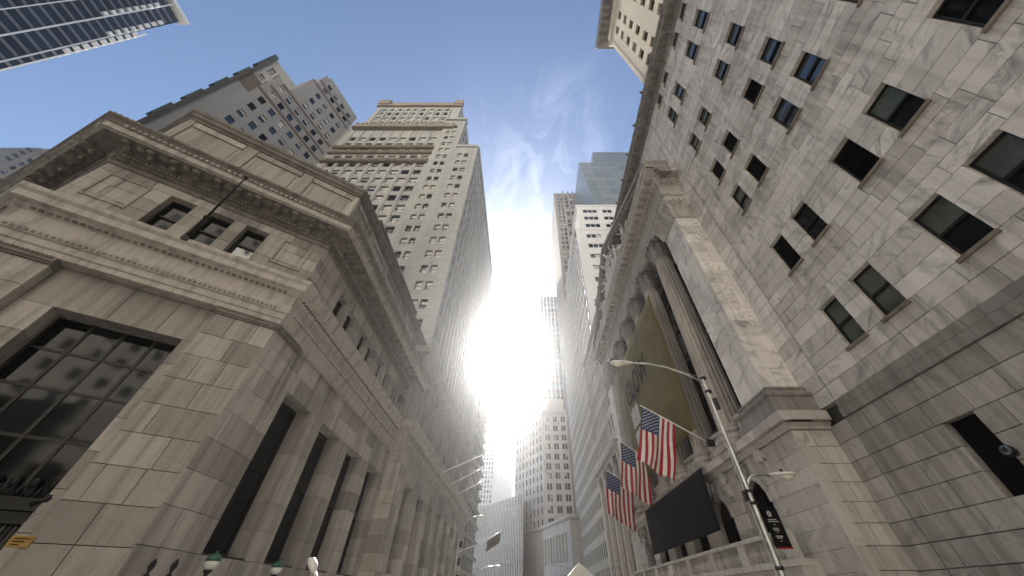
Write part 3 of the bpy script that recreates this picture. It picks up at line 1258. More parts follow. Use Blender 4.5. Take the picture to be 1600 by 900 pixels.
sh = thing('outer_bay', None, None, (-15, TY, 18), parent=tower)
grid_facade(sh, F0, -17.35, -12.15, 14.0, 80.9, [(-16.55, -15.5), (-15.05, -14.0)], trows(24, 79), .3, M_TWR, seed=41, wts=(2, 5, 4, 3, 3))  # pale panes weighted up, their colour standing in for window glints
ib = thing('inner_bay', None, None, (-20, TY, 18), parent=tower)
grid_facade(ib, F0.off(-.25), -23.0, -17.36, 14.0, 99.0, [(-21.65, -20.6), (-20.15, -19.1)], trows(24, 96), .3, M_TWR, seed=42, wts=(2, 5, 4, 3, 3))
cb = thing('central_bays', None, None, (-34, TY, 18), parent=tower)
cc = [(-25.55 - 2.6 * i, -23.75 - 2.6 * i) for i in range(9)]
rws = [r_ for r_ in trows(30, 92, 2.1) if not (72.5 < r_[0] < 83 and False)]
grid_facade(cb, F0.off(-.7), -48.5, -23.01, 14.0, 93.2, cc, rws, .35, M_TWR, seed=43, wts=(3, 2, 5, 9, 3))
for i in range(10):
    q = MB()
    u = -23.55 - 2.6 * i
    q.box(F0, u + .12 - .3, u + .12 + .3, -.72, -.5, 14.0, 73.5)
    q.build('pier', M_TWR, cb)
    q = MB()
    q.box(F0, u + .12 - .3, u + .12 + .3, -.72, -.5, 82.6, 92.4)
    q.build('pier', M_TWR, cb)
for (z0, z1, o) in ((74.0, 75.2, .0), (78.6, 79.6, -.15), (81.4, 82.4, -.05)):
    q = MB()
    q.box(F0, -48.3, -23.1, -.72, o, z0, z1)
    for i in range(40):
        q.box(F0, -48.2 + .63 * i, -47.9 + .63 * i, o, o + .2, z0 + .3, z1 - .2)
    q.build('band_course', M_TWRB, cb)
q = MB()
q.box(F0, -47.6, -20.0, -1.6, .4, 93.3, 94.3)
q.box(F0, -47.4, -20.1, -1.6, .1, 94.31, 96.6)
for i in range(22):
    q.box(F0, -47.2 + 1.25 * i, -46.6 + 1.25 * i, .1, .35, 94.5, 96.2)
q.build('balcony_course', M_TWRB, cb)
cr = thing('crown_storeys', None, None, (-33, TY, 97), parent=tower)
c2 = [(-44.4 + 2.4 * i, -43.1 + 2.4 * i) for i in range(9)]
grid_facade(cr, F0.off(-.9), -46.5, -20.6, 96.62, 112.0, c2, [(98.0, 100.2), (101.6, 103.8), (105.2, 107.4), (108.8, 110.4)], .35, M_TWR, seed=44, wts=(2, 4, 4, 4, 2))
for i in range(10):
    q = MB()
    u = -45.05 + 2.4 * i
    q.box(F0, u - .3, u + .3, -.92, -.6, 96.7, 109.6)
    q.build('pier', M_TWR, cr)
q = MB()
q.box(F0, -46.9, -20.2, -1.2, -.3, 112.01, 113.0)
q.box(F0, -46.6, -20.5, -1.2, -.6, 113.01, 115.4)
q.box(F0, -23.0, -20.3, -1.4, -.1, 113.0, 116.4)
q.box(F0, -46.8, -43.2, -1.4, -.1, 113.0, 116.4)
q.build('crown_cornice', M_TWRB, cr)
# masses
q = MB()
q.xyz(-48.5, -12.6, TY + 1.3, 79, 14, 80.9)
q.xyz(-48, -17.7, TY + 1.3, 74, 80.91, 99.0)
q.xyz(-46.4, -20.7, TY + 1.4, 70, 99.01, 114.5)
q.xyz(-45, -24, TY + 8, 60, 114.51, 120)
q.build('inner_mass', M_TWR, tower)
for (x0, x1, z, o) in ((-17.4, -12.1, 80.95, .25), (-23.0, -17.2, 99.05, .2)):
    q = MB()
    q.box(F0, x0, x1, -1.5, o, z, z + 1.0)
    q.build('coping', M_TWR, tower)
# street side of the tower: tall piers with recessed windows between
FT = Fr(-12.15, TY, 1, 0)
ss = thing('street_side', None, None, (-12, 57, 18), parent=tower)
rows = trows(18.4, 79, 2.1)
wn = MB()
for i in range(21):
    a, b_ = 1.05 + 2.1 * i, 2.15 + 2.1 * i
    for (z0, z1) in rows:
        wn.box(FT, a, b_, -.34, -.3, z0, z1)
wn.build('distant_windows', M_GLB, ss, 'stuff')
wn = MB()
for i in range(21):
    a, b_ = 1.05 + 2.1 * i, 2.15 + 2.1 * i
    ze = 14
    for (z0, z1) in rows + [(80.9, 81)]:
        wn.box(FT, a, b_, -.5, -.2, ze, z0)
        ze = z1
wn.build('spandrels', M_TWR, ss, 'stuff')
for i in range(22):
    q = MB()
    a = 0.0 if i == 0 else .05 + 2.1 * i
    q.box(FT, a + (.36 if i == 0 else 0), 1.05 + 2.1 * i, -.5, 0.0, 14, 80.9)
    q.build('pier', M_TWR, ss)
q = MB()
q.sweep([Vector((-12.15, 79)), Vector((-12.15, TY + .3))], [(-.5, 80.92), (.05, 80.92), (.3, 81.3), (.35, 81.9), (-.5, 81.95)])
q.build('cornice', M_TWR, ss)
FT1 = Fr(-17.36, TY + .4, 1, 0)
grid_facade(tower, FT1, 0, 38, 81.0, 99.0, [(1.5 + 2.4 * i, 2.7 + 2.4 * i) for i in range(15)], [(83, 85.1), (86.6, 88.7), (90.2, 92.3), (93.8, 95.9)], .25, M_TWR, 'setback_wall', seed=45)

# ================================================================== dark gabled block further down the left side
dk = thing('dark_setback_block', 'narrow dark block with stacked ledges beyond the beige tower, left of the street', 'building', (-15, 92, GZ))
q = MB()
q.xyz(-30, -12.6, 80.5, 100, GZ, 42)
q.xyz(-30, -14.5, 80.5, 98, 42, 76)
q.xyz(-26, -17, 82, 96, 76, 84)
q.build('wall', M_TWRB, dk)
for k in range(13):
    q = MB()
    q.xyz(-12.7, -11.9, 82, 99.6, 4 + k * 2.9, 4.5 + k * 2.9)
    q.build('ledge', M_TWR, dk)
wn = MB()
for k in range(13):
    for i in range(5):
        wn.xyz(-12.62, -12.5, 83 + 3.4 * i, 84.8 + 3.4 * i, 4.9 + k * 2.9, 6.6 + k * 2.9)
wn.build('distant_windows', M_GLB, dk, 'stuff')
q = MB()
q.xyz(-13.3, -11.5, 81.5, 100.3, 42, 42.9)
q.build('cornice', M_TWR, dk)

# ================================================================== grey brick tower behind the bank
GA = R(17.4)
gd = Vector((math.sin(GA), math.cos(GA)))
gn = Vector((gd.y, -gd.x))
GD = 60.0
FG = Fr(-GD * gn.x, -GD * gn.y, gn.x, gn.y)   # u = along gd
M_PENT = bricked('penthouse_stone', (0.34, 0.325, 0.30), (0.3, 0.29, 0.27), (0.22, 0.21, 0.2), 1.2, 0.3)
grey = thing('grey_apartment_tower', 'grey brick tower with brown bands and stepped top, behind the bank roof', 'building', tuple(FG.P(10, -8, GZ)))
GC = [(u * GD - .62, u * GD + .62) for u in (.0905, .132, .1735, .2145, .256, .2965)]
GR = [(z * GD - .9, z * GD + .9) for z in (.91, .97, 1.03, 1.091, 1.151, 1.211, 1.271)]
GR2 = [(z * GD - .9, z * GD + .9) for z in (1.464, 1.524, 1.584)]
grid_facade(grey, FG, .3, 20.0, 20, 78.0, GC, GR + [(79.5 - 2.0, 79.0 - .3)][:0], .2, M_GREY, seed=51, wts=(6, 3, 2, 1, 2))
grid_facade(grey, FG, 3.4, 20.0, 78.01, 86.4, GC, [(z * GD - .9, z * GD + .9) for z in (1.335, 1.397)], .2, M_GREY, seed=52, wts=(4, 3, 2, 2, 2))
grid_facade(grey, FG, 6.9, 20.0, 86.41, 98.0, GC[2:], GR2, .2, M_GREY, seed=53, wts=(5, 3, 2, 1, 2))
grid_facade(grey, FG, 8.0, 20.0, 98.01, 104.6, GC[2:], [(1.66 * GD - .8, 1.66 * GD + .8), (1.705 * GD - .8, 1.705 * GD + .8)], .2, M_GREY, seed=54, wts=(5, 3, 2, 1, 2))
q = MB()
q.box(FG, 9.0, 20, -12, -.3, 104.61, 106.5)
q.box(FG, 8.02, 20, -12, -.3, 98.02, 104.6)
q.box(FG, 6.92, 20, -12, -.3, 86.42, 98.0)
q.box(FG, .32, 20, -12, -.3, 20, 86.4)
q.build('inner_mass', M_GREY, grey)
# brick and pale stone penthouse part on the near corner
grid_facade(grey, FG.off(-.1), .3, 6.4, 78.02, 89.6, [(1.7, 2.7), (3.2, 4.2), (5.0, 5.9)], [(80.2, 82.0), (84.0, 86.6)], .2, M_PENT, 'penthouse_wall', seed=55, wts=(4, 2, 1, 1, 1))
q = MB()
q.box(FG, .3, 6.3, -10, -.5, 78.03, 89.5)
q.build('penthouse_mass', M_PENT, grey)
q = MB()
q.box(FG, .31, 3.3, -.4, .02, 74.6, 79.8)
q.build('brown_panel', M_BROWN, grey)
for i, (z, a, b_) in enumerate(((78.4, 3.4, 20), (81.9, 4.0, 20), (85.8, 5.0, 20), (97.8, 7.2, 20), (100.6, 8.0, 20))):
    q = MB()
    q.box(FG, a, b_, -.1, .06, z - .42, z + .42)
    q.build('brown_band', M_BROWN, grey)
q = MB()
q.box(FG, .28, .9, -.1, .25, 30, 88)
q.build('corner_strip', M_ROOF, grey)
for i in range(5):
    q = MB()
    z = 54 + i * 7.2
    q.box(FG, -.05, .28, -1.0, .2, z, z + 4.2)
    q.build('fire_balcony', M_COPP, grey)
q = MB()
q.box(FG, -.1, .9, -4, .2, 86.5, 90.2)
q.build('roof_edge', M_COPP, grey)
q = MB()
q.box(FG, 20.0, 21.0, -12, -.1, 20, 100)
q.build('corner_pier', M_TWR, grey)

# ================================================================== dark glass tower, top left
GX = 170.0
M_RAIL = plain('grey_metal_rail', (0.15, 0.14, 0.14), 0.5, 0.3)
M_NAVY = glass('navy_glass', (0.006, 0.014, 0.026), 0.08, 1.3, 0.5)
FGL = Fr(-GX, 0, 1, 0)                        # u = Y
glt = thing('dark_glass_tower', 'dark glass skyscraper with pale ribs at the upper left edge', 'building', (-GX - 15, 15, GZ))
q = MB()
q.xyz(-GX - 30, -GX - 1.0, -20, 27.6, GZ, 206.5)
q.build('inner_mass', M_GLD, glt)
FLH = .02255 * GX
for (a, b_, top, nm) in ((9.6, 15.2, 208, 0), (15.5, 20.9, 208, 1), (21.3, 26.7, 204, 2), (27.0, 28.7, 182, 3)):
    o = (0, .0, .4, 0)[nm]
    zb = 90
    n = int((top - zb) / FLH)
    for i in range(n):
        z = zb + i * FLH
        me_key = ('gp', nm)
        if me_key not in _win_cache:
            b = MB()
            b.box(WORLD_FR, 0, b_ - a, -.3, 0, 0, FLH * .72)
            _win_cache[me_key] = b.mesh('glass_panel', M_NAVY)
        place('glass_panel', _win_cache[me_key], glt, FGL.M(a, o, z))
    q = MB()
    for i in range(n + 1):
        z = zb + i * FLH
        q.box(FGL, a, b_, o - .3, o + .12, z - FLH * .28, z - FLH * .14)
        q.box(FGL, a, b_, o - .3, o + .12, z - FLH * .12, z - .02)
    q.build('spandrel_rails', M_RAIL, glt, 'stuff')
for (u, w, o) in ((9.1, .5, .6), (15.2, .3, .5), (20.9, .42, 1.1), (26.7, .32, 1.3), (28.7, .4, .6)):
    q = MB()
    q.box(FGL, u, u + w, -.5, o, 90, 207 if u < 26 else 183.5)
    q.build('pale_rib', M_POLEW, glt)
# lit bay boxes of the upper floors
for (a, b_, zs, m0) in ((19.6, 20.95, 8, 170), (25.4, 26.8, 8, 166), (27.3, 28.8, 9, 146)):
    for i in range(zs):
        z = m0 + i * FLH
        q = MB()
        q.box(FGL, a, b_, .4, 1.5, z, z + FLH * .45)
        q.build('bay_panel', M_POLEW, glt)
q = MB()
q.box(FGL, 9, 28.9, -3, 1.6, 207.6, 209.5)
q.build('roof_edge', M_POLEW, glt)

# ================================================================== old stone tower, far left
ox = 250.0
FO = Fr(-ox, 0, 1, 0)
old = thing('old_stone_tower', 'distant old stone tower with protruding ledges at the far left edge', 'building', (-ox - 10, 80, GZ))
grid_facade(old, FO, 73.5, 90, 90, 167, [(75.5 + 2.6 * i, 77 + 2.6 * i) for i in range(5)], [(100 + 4 * i, 102.4 + 4 * i) for i in range(16)], .5, M_TWRB, seed=61, wts=(3, 4, 2, 2, 2), rail=False)
q = MB()
q.xyz(-ox - 20, -ox - .6, 73.5, 95, GZ, 167)
q.box(FO, 73.4, 90, -20, .8, 167.01, 169.2)
q.box(FO, 76, 90, -18, 0, 169.21, 174)
q.build('inner_mass', M_TWRB, old)
for i in range(4):
    q = MB()
    q.box(FO, 71.6, 73.5, -1.0, .4, 155 + 3.2 * i, 155.8 + 3.2 * i)
    q.build('ledge', M_ROOF, old)

# ================================================================== veined marble office block, right foreground
RX = 12.0
FR = Fr(RX, 0, -1, 0)                         # u = -Y
annex = thing('marble_office_block', 'pale veined marble office block with small square windows, right foreground', 'building', (13, 5, GZ))
WCOL = [(3.32, 4.3), (5.12, 6.1), (7.84, 8.8), (9.6, 10.52), (.63, 1.61), (-1.2, -.2)]
WROW = [(6.92, 8.76), (10.9, 12.78), (15.7, 17.5), (19.0, 20.65), (23.1, 24.85), (28.15, 30.5), (32.7, 33.9)]
OP = []
for (a, b_) in WCOL:
    for (c, d) in WROW:
        OP.append((-b_, -a, c, d))
GROUND_OP = (-9.62, -8.74, 1.9, 3.75)
marks = [z for r_ in WROW for z in r_]
zs_low = courses(GZ, 5.05, .61, (1.9, 3.75))
zs_up = courses(5.72, 33.95, .6, marks)
wl = thing('street_wall', None, None, (12, 5, GZ), parent=annex)
low = rect_stones(FR, -12.36, 3.0, zs_low, .85, 1.35, [GROUND_OP], 71, .03)
low += rect_stones(FR, -13.6, -12.4, zs_low, .6, 1.3, (), 72, .0)
up = rect_stones(FR, -12.36, 3.0, zs_up, .95, 1.9, OP, 73, 0)
up += rect_stones(FR, -13.6, -12.4, zs_up, .5, 1.3, (), 74, -.01)
hi_ = rect_stones(FR, -41, -13.62, courses(26.4, 33.95, .62), .9, 1.7, (), 75, 0)
# stones that take the run-off from a window sill are stained
def under_sill(s_):
    return any(min(s_[2], b_) - max(s_[1], a) > .25 and -.02 < c - s_[4] < .75 for (a, b_, c, d) in OP)


lay(low, wl, M_MARBL, .3, .018, 110)
lay([s_ for s_ in up if not under_sill(s_)], wl, M_MARB, .3, .018, 140)
lay([s_ for s_ in up if under_sill(s_)], wl, M_MARBS, .3, .018, 48)
lay(hi_, thing('upper_wall', None, None, (12, 27, 26), parent=annex), M_MARB, .3, .013)
q = MB()
q.xyz(RX + .32, 13.9, -3, 13.6, GZ, 34)
q.xyz(RX + .32, 13.9, 13.6, 41, 26.45, 34)
q.build('inner_walls', M_CORE, annex)
# dark weathered string course
for k in range(9):
    a = -12.38 + k * 1.71
    q = MB()
    q.cbox(FR, a + .006, min(3.0, a + 1.704), -.3, .1, 5.06, 5.38, .012)
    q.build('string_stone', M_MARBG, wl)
    q = MB()
    q.cbox(FR, a + .006, min(3.0, a + 1.704), -.3, .05, 5.39, 5.71, .02)
    q.build('string_stone', M_MARBG, wl)
louv = {(1, 1), (3, 1), (1, 3), (2, 3), (3, 3), (2, 2)}
wr = random.Random(5)
for ci, (a, b_) in enumerate(WCOL):
    for ri, (c, d) in enumerate(WROW):
        st_ = 'louvre' if (ci, ri) in louv else 'sash'
        upm, lowm = M_GLB, M_GLB
        if ri == 0:
            upm, lowm = M_GREENB, (M_GREENB if ci in (2, 3) else M_GLD)
        elif ri == 1:
            upm, lowm = (M_GREENB, M_GLD) if ci == 0 else (M_GLD, M_GLD)
        elif ri in (4, 5) and ci in (2, 3):
            upm, lowm = M_GLB, wr.choice((M_BLIND_GLINT, M_GREENB))
        sash_window(wl, FR, -b_, -a, c, d, .2, 0, st_, up=upm, lowp=lowm)
q = MB()
q.box(FR, GROUND_OP[0], GROUND_OP[1], -.3, -.22, 1.9, 3.75)
q.build('blanked_window', M_BLACKC, wl)
# cornice of the block
AP = [Vector((RX, -4)), Vector((RX, 41.2))]
q = MB()
q.sweep(AP, [(-.4, 33.97), (.03, 33.97), (.05, 34.2), (.16, 34.3), (.18, 34.55), (.3, 34.7), (.8, 34.8), (.8, 35.05), (.98, 35.2), (1.0, 35.4), (.3, 35.6), (-.4, 35.62)])
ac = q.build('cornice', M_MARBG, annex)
q = MB()
dentils(AP, .16, 34.32, 34.53, .16, .12, .14, q)
q.build('dentil_course', M_MARBG, ac, 'stuff')
mk = MB()
mk.box(WORLD_FR, -.15, .15, 0, .45, -.16, .01)
mk_me = mk.mesh('modillion', M_MARBG)
for i in range(60):
    place('modillion', mk_me, ac, FR.M(-40.5 + i * .73, .3, 34.78))
lh = MB()
lh.ball((0, -.1, 0), .16, 8, 6)
lh.ball((0, -.24, -.04), .09, 6, 5)
lh.ball((.12, -.02, .1), .06, 6, 4)
lh.ball((-.12, -.02, .1), .06, 6, 4)
lh_me = lh.mesh('lion_head', M_MARBG)
for i in range(14):
    place('lion_head', lh_me, ac, FR.M(-40 + i * 3.0, 1.0, 35.3))

# ================================================================== cream tower rising behind the marble block
CX_ = 14.55
FCR = Fr(CX_, 0, -1, 0)
crm = thing('cream_tower', 'cream brick upper tower with a bracketed cornice above the marble block', 'building', (20, 2, GZ))
cc_ = [(-10.55, -9.55), (-8.7, -7.7), (-5.75, -4.75), (-3.85, -2.85), (-1.1, -.1), (.7, 1.7)]
rr_ = [(z * CX_ - 1.05, z * CX_ + 1.05) for z in (2.66, 2.95, 3.235, 3.49, 3.768, 4.05, 4.33, 4.615)]
grid_facade(crm, FCR, -11.85, 6, 32, 69.5, cc_, rr_, .3, M_CREAM, seed=81, wts=(6, 2, 1, 0, 1))
q = MB()
q.xyz(CX_ + .4, 30, -6, 12.4, GZ, 69.4)
q.xyz(CX_ + .2, 30, 12.0, 12.6, GZ, 69.45)
q.build('inner_mass', M_CREAM, crm)
q = MB()
q.box(FCR, -12.4, -11.87, -.3, .02, 32, 69.5)
q.build('corner_pier', M_CREAM, crm)
q = MB()
CP = [Vector((CX_, -6)), Vector((CX_, 12.5)), Vector((30, 12.5))]
q.sweep(CP, [(-.4, 69.52), (.05, 69.52), (.1, 70.2), (.3, 70.4), (.3, 70.9), (-.4, 70.95)])
q.build('frieze', M_CREAM, crm)
cw_ = grid_facade(crm, FCR.off(-.05), -12.4, 6, 70.96, 74.2, cc_, [(71.4, 73.4)], .3, M_CREAM, 'top_storey', seed=82, wts=(5, 1, 0, 0, 0))
q = MB()
q.sweep(CP, [(-.4, 74.22), (.05, 74.22), (.2, 74.5), (.3, 74.8), (1.5, 75.0), (1.5, 75.5), (1.7, 76.2), (-.4, 76.4)])
cc2_ = q.build('cornice', M_MARBG, crm)
bk = MB()
bk.box(WORLD_FR, -.22, .22, 0, 1.1, -.5, .02)
bk_me = bk.mesh('bracket', M_MARBG)
for i in range(17):
    place('bracket', bk_me, cc2_, FCR.M(-12.1 + i * 1.05, .3, 74.9))

# ================================================================== temple front of the exchange
TX = 10.45
Y0, Y1 = 13.55, 40.4
FTM = Fr(TX, 0, -1, 0)                        # u = -Y
FTN = Fr(0, Y0, 0, -1)                        # u = X, the return facing the camera
temple = thing('temple_front', 'classical marble temple front with giant fluted columns and sculpted pediment', 'building', (11.5, 27, GZ))
COLY = [17.9 + 3.66 * i for i in range(6)]
# --- podium
pod = thing('podium', None, None, (10.4, 27, GZ), parent=temple)
ARC = [17.55 + 3.66 * i for i in range(6)]
AOP = [(-y - 1.1, -y + 1.1, GZ, 3.1) for y in ARC]
zp = courses(GZ, 4.95, .62, (3.1, 4.25))
FP = FTM.off(.05)
pst = rect_stones(FP, -40.4, -13.35, zp, .8, 1.5, [(a, b_, c, 4.25) for (a, b_, c, d) in AOP], 91, 0)
FPN = Fr(0, 13.35, 0, -1)
zpn = courses(GZ, 4.95, .62)
pst += rect_stones(FPN, TX - .05, 12.0, zpn, .5, 1.2, (), 92, 0)
lay(pst, pod, M_MARBT, .45, .013)
q = MB()
q.xyz(TX + .5, 13.0 + .45, Y0 + .3, Y1, 4.3, 5.55)
q.xyz(TX + 1.5, 13.0 + .45, Y0 + .3, Y1, GZ, 4.29)
q.build('inner_walls', M_CORE, pod)
# arches over the doorways: voussoirs, keystone head, dark door
for ai, yc in enumerate(ARC):
    rI, rO, zs_ = 1.1, 1.1, 3.1
    n = 9
    fill = MB()
    segs = 10
    for s in range(segs):                       # spandrel stones between the arch and the square opening above
        t0, t1 = math.pi * s / segs, math.pi * (s + 1) / segs
        p = [(rI * math.cos(t0), zs_ + rI * math.sin(t0)), (rI * math.cos(t1), zs_ + rI * math.sin(t1))]
        P = FP.P
        u0, u1 = -yc + p[0][0], -yc + p[1][0]
        fill.hexa([P(u0, 0, p[0][1]), P(u1, 0, p[1][1]), P(u1, -.45, p[1][1]), P(u0, -.45, p[0][1]),
                   P(u0, 0, 4.24), P(u1, 0, 4.24), P(u1, -.45, 4.24), P(u0, -.45, 4.24)])
    arch = fill.build('arch_spandrel', M_MARBT, pod)
    for s in range(n):
        t0, t1 = math.pi * s / n + .012, math.pi * (s + 1) / n - .012
        v = MB()
        P = FP.P
        pts = []
        for o in (.06, -.02):
            for (r_, t) in ((1.08, t0), (1.32, t0), (1.32, t1), (1.08, t1)):
                pts.append(P(-yc + r_ * math.cos(t), o, zs_ + r_ * math.sin(t)))
        v.hexa([pts[i] for i in (4, 5, 6, 7, 0, 1, 2, 3)])
        v.build('voussoir', M_MARBT, arch)
    kh = MB()
    kh.box(FP, -yc - .2, -yc + .2, -.1, .2, 3.95, 4.75)
    kh.ball(FP.P(-yc, .3, 4.45), .25, 12, 9, 0, (.95, .85, 1.2))
    kh.ball(FP.P(-yc, .5, 4.42), .07, 6, 5, 0, (1, 1, 1.6))
    for sgn in (-1, 1):
        kh.ball(FP.P(-yc + .23 * sgn, .2, 4.5), .12, 7, 5, 0, (1, 1, 1.4))
        kh.tube([FP.P(-yc + .3 * sgn, .15, 4.75), FP.P(-yc + .36 * sgn, .18, 4.45), FP.P(-yc + .2 * sgn, .22, 4.05)], [.08, .11, .05], 7)
    kh.ball(FP.P(-yc, .22, 4.75), .2, 9, 6, 0, (1.4, 1, .8))
    kh.build('keystone_head', M_MARBG, arch)
    q = MB()
    q.box(FP, -yc - 1.1, -yc + 1.1, -1.1, -1.05, GZ, 4.22)
    q.build('door_glass', M_GLD, arch)
    q = MB()
    for u in (-1.1, -.4, .33, 1.03):
        q.box(FP, -yc + u, -yc + u + .07, -1.04, -.95, GZ, 4.2)
    for z in (.9, 2.9):
        q.box(FP, -yc - 1.1, -yc + 1.1, -1.03, -.96, z, z + .12)
    q.build('door_frame', M_BRZ, arch)
# corbels carrying the ledge between arches
for i in range(7):
    y = 15.7 + 3.66 * i
    q = MB()
    P = FP.P
    q.box(FP, -y - .2, -y + .2, 0, .28, 4.55, 4.9)
    q.box(FP, -y - .17, -y + .17, 0, .16, 3.9, 4.55)
    q.tube([P(-y - .17, .2, 4.55), P(-y + .17, .2, 4.55)], .13, 10)
    q.build('corbel', M_MARBT, pod)
# ledge, cut into slabs
PPATH = [Vector((12.0, 13.3)), Vector((TX - .1, 13.3)), Vector((TX - .1, 40.6)), Vector((12.0, 40.6))]
q = MB()
q.sweep(PPATH, [(-.6, 4.97), (.03, 4.97), (.06, 5.08), (.16, 5.14), (.16, 5.2), (-.6, 5.21)])
q.build('ledge_moulding', M_MARBT, pod)
for (fr, L) in seg_frames(PPATH):
    n = max(1, round(L / 1.7))
    for i in range(n):
        a, b_ = L * i / n, L * (i + 1) / n
        if i == 0 and L > 5:
            a -= .33
        if i == n - 1 and L > 5:
            b_ += .33
        q = MB()
        if L > 5:
            q.cbox(fr, a + .006, b_ - .006, -.9, .35, 5.22, 5.6, .02)
        else:
            q.cbox(fr, a + .006, b_ - .006 - (.03 if fr.n.y < 0 else .0), -.18, .349, 5.22, 5.595, .02)
        q.build('ledge_slab', M_MARBT, pod)
# --- balcony balustrade over the entrance
bal = thing('balcony', None, None, (9.7, 27, GZ), parent=temple)
FBL = Fr(9.65, 0, -1, 0)
q = MB()
q.box(FBL, -39.5, -15.2, -.95, .12, .95, 1.15)
q.box(FBL, -39.5, -15.2, -.95, .02, .6, .94)
q.box(FBL, -39.5, -15.2, -.9, .22, .4, .59)
q.build('balcony_slab', M_MARBT, bal)
q = MB()
q.cbox(FBL, -39.4, -15.3, -.26, .06, 1.86, 2.02, .03)
q.build('handrail', M_MARBT, bal)
for i in range(8):
    u = -15.5 - 3.4 * i
    q = MB()
    q.cbox(FBL, u - .3, u + .3, -.24, .05, 1.152, 1.858, .02)
    q.build('pedestal', M_MARBT, bal)
bp = [(.05, 0), (.07, .03), (.045, .08), (.05, .14), (.085, .24), (.08, .34), (.04, .48), (.035, .58), (.055, .62), (.06, .7)]
bm_ = MB()
bm_.lathe(bp, (0, 0, 0), 10)
bal_me = bm_.mesh('baluster', M_MARBT)
for i in range(7):
    for k in range(13):
        u = -15.5 - 3.4 * i - .42 - k * .213
        place('baluster', bal_me, bal, FBL.M(u, -.1, 1.155))

# --- antae, stone by stone
anta_z = courses(6.9, 19.75, .92)
for nm, ya, yb in (('near', Y0, 15.68), ('far', 38.3, 40.4)):
    an = thing('anta', None, None, (TX, (ya + yb) / 2, 5.6), parent=temple)
    stn = rect_stones(FTM, -yb, -ya, anta_z, 1.0, 1.9, (), 95, 0)
    if nm == 'near':
        stn += rect_stones(FTN, TX, 12.0, anta_z, .8, 1.5, (), 96, 0)
    else:
        stn += rect_stones(Fr(0, ya, 0, -1), TX, 12.6, anta_z, .8, 1.5, (), 97, 0)
    lay(stn, an, M_MARB, .22, .012)
    q = MB()
    q.xyz(TX + .23, 13.3, ya + .23, yb - .02, 5.6, 21.9)
    q.build('inner_core', M_CORE, an)
    pth = [Vector((12.0 if nm == 'near' else 12.6, ya)), Vector((TX, ya)), Vector((TX, yb)), Vector((12.6, yb))]
    q = MB()
    q.sweep(pth, [(-.2, 5.62), (.3, 5.62), (.3, 6.3), (.36, 6.34), (.38, 6.44), (.3, 6.52), (.2, 6.58), (.2, 6.66), (.24, 6.72), (.14, 6.82), (.02, 6.88), (-.2, 6.885)])
    q.build('base_moulding', M_MARBG, an)
    q = MB()
    q.sweep(pth, [(-.2, 19.76), (.05, 19.76), (.07, 19.82), (.02, 19.86), (.02, 19.95), (.06, 20.0), (.1, 20.6), (.2, 21.3), (.34, 21.62), (.36, 21.8), (-.2, 21.82)])
    # acanthus leaves
    for (fr, L) in seg_frames(pth[:3]):
        for row, (z0, h, o) in enumerate(((19.9, .75, .05), (20.4, .95, .08))):
            n = max(2, round(L / .42))
            for i in range(n):
                u = L * (i + (.5 if row else 0.02)) / n
                if row and i == n - 1:
                    pass
                w = .19
                prof = [(0, o + .02, 1.0), (.3, o + .1, 1.15), (.6, o + .2, 1.0), (.85, o + .38, .75), (1.0, o + .5, .45), (.9, o + .55, .2)]
                b = len(q.v)
                for (t, oo, ws) in prof:
                    for (du, do) in ((-1, -.03), (-.5, .03), (0, .0), (.5, .03), (1, -.03)):
                        q.v.append(fr.P(u + du * w * ws, oo + do, z0 + t * h))
                for a in range(len(prof) - 1):
                    for c in range(4):
                        q.face((b + a * 5 + c, b + a * 5 + c + 1, b + a * 5 + c + 6, b + a * 5 + c + 5))
        for u in (.05, L - .05, L / 2):
            pts = []
            for k in range(14):
                t = k * .62
                rr = .2 * (1 - k / 15)
                pts.append(fr.P(u + rr * math.cos(t), .3, 21.42 + rr * math.sin(t)))
            q.tube(pts, [.07 - .003 * k for k in range(14)], 6)
    q.build('capital', M_MARBT, an)

# --- fluted columns
def shaft_mesh(h, r0, r1, nfl=24):
    b = MB()
    lev = [0, .01, .02, .12, .3, .5, .7, .88, .98, .99, 1.0]
    nv = nfl * 6
    ring = []
    for li, t in enumerate(lev):
        r = r0 + (r1 - r0) * (t ** 1.6)
        fl = 0 if li in (0, 1, len(lev) - 1) or li == len(lev) - 2 else 1
        ids = []
        for k in range(nv):
            a = 2 * math.pi * k / nv
            ph = (k % 6) / 6.0
            dpt = (math.sin(math.pi * ph) ** .7) * .13 * fl * r if ph > 0 else 0
            rr = r - dpt
            b.v.append(Vector((rr * math.cos(a), rr * math.sin(a), t * h)))
            ids.append(len(b.v) - 1)
        ring.append(ids)
    for i in range(len(ring) - 1):
        for k in range(nv):
            n = (k + 1) % nv
            b.face((ring[i][k], ring[i][n], ring[i + 1][n], ring[i + 1][k]))
    return b.mesh('shaft', M_MARBG2)


M_MARBG2 = marble('column_marble', (0.46, 0.41, 0.365), (0.42, 0.375, 0.335), (0.13, 0.12, 0.11), 0.5, (0.08, 0.07, 0.06), 0.6, 0.42, 0.7)


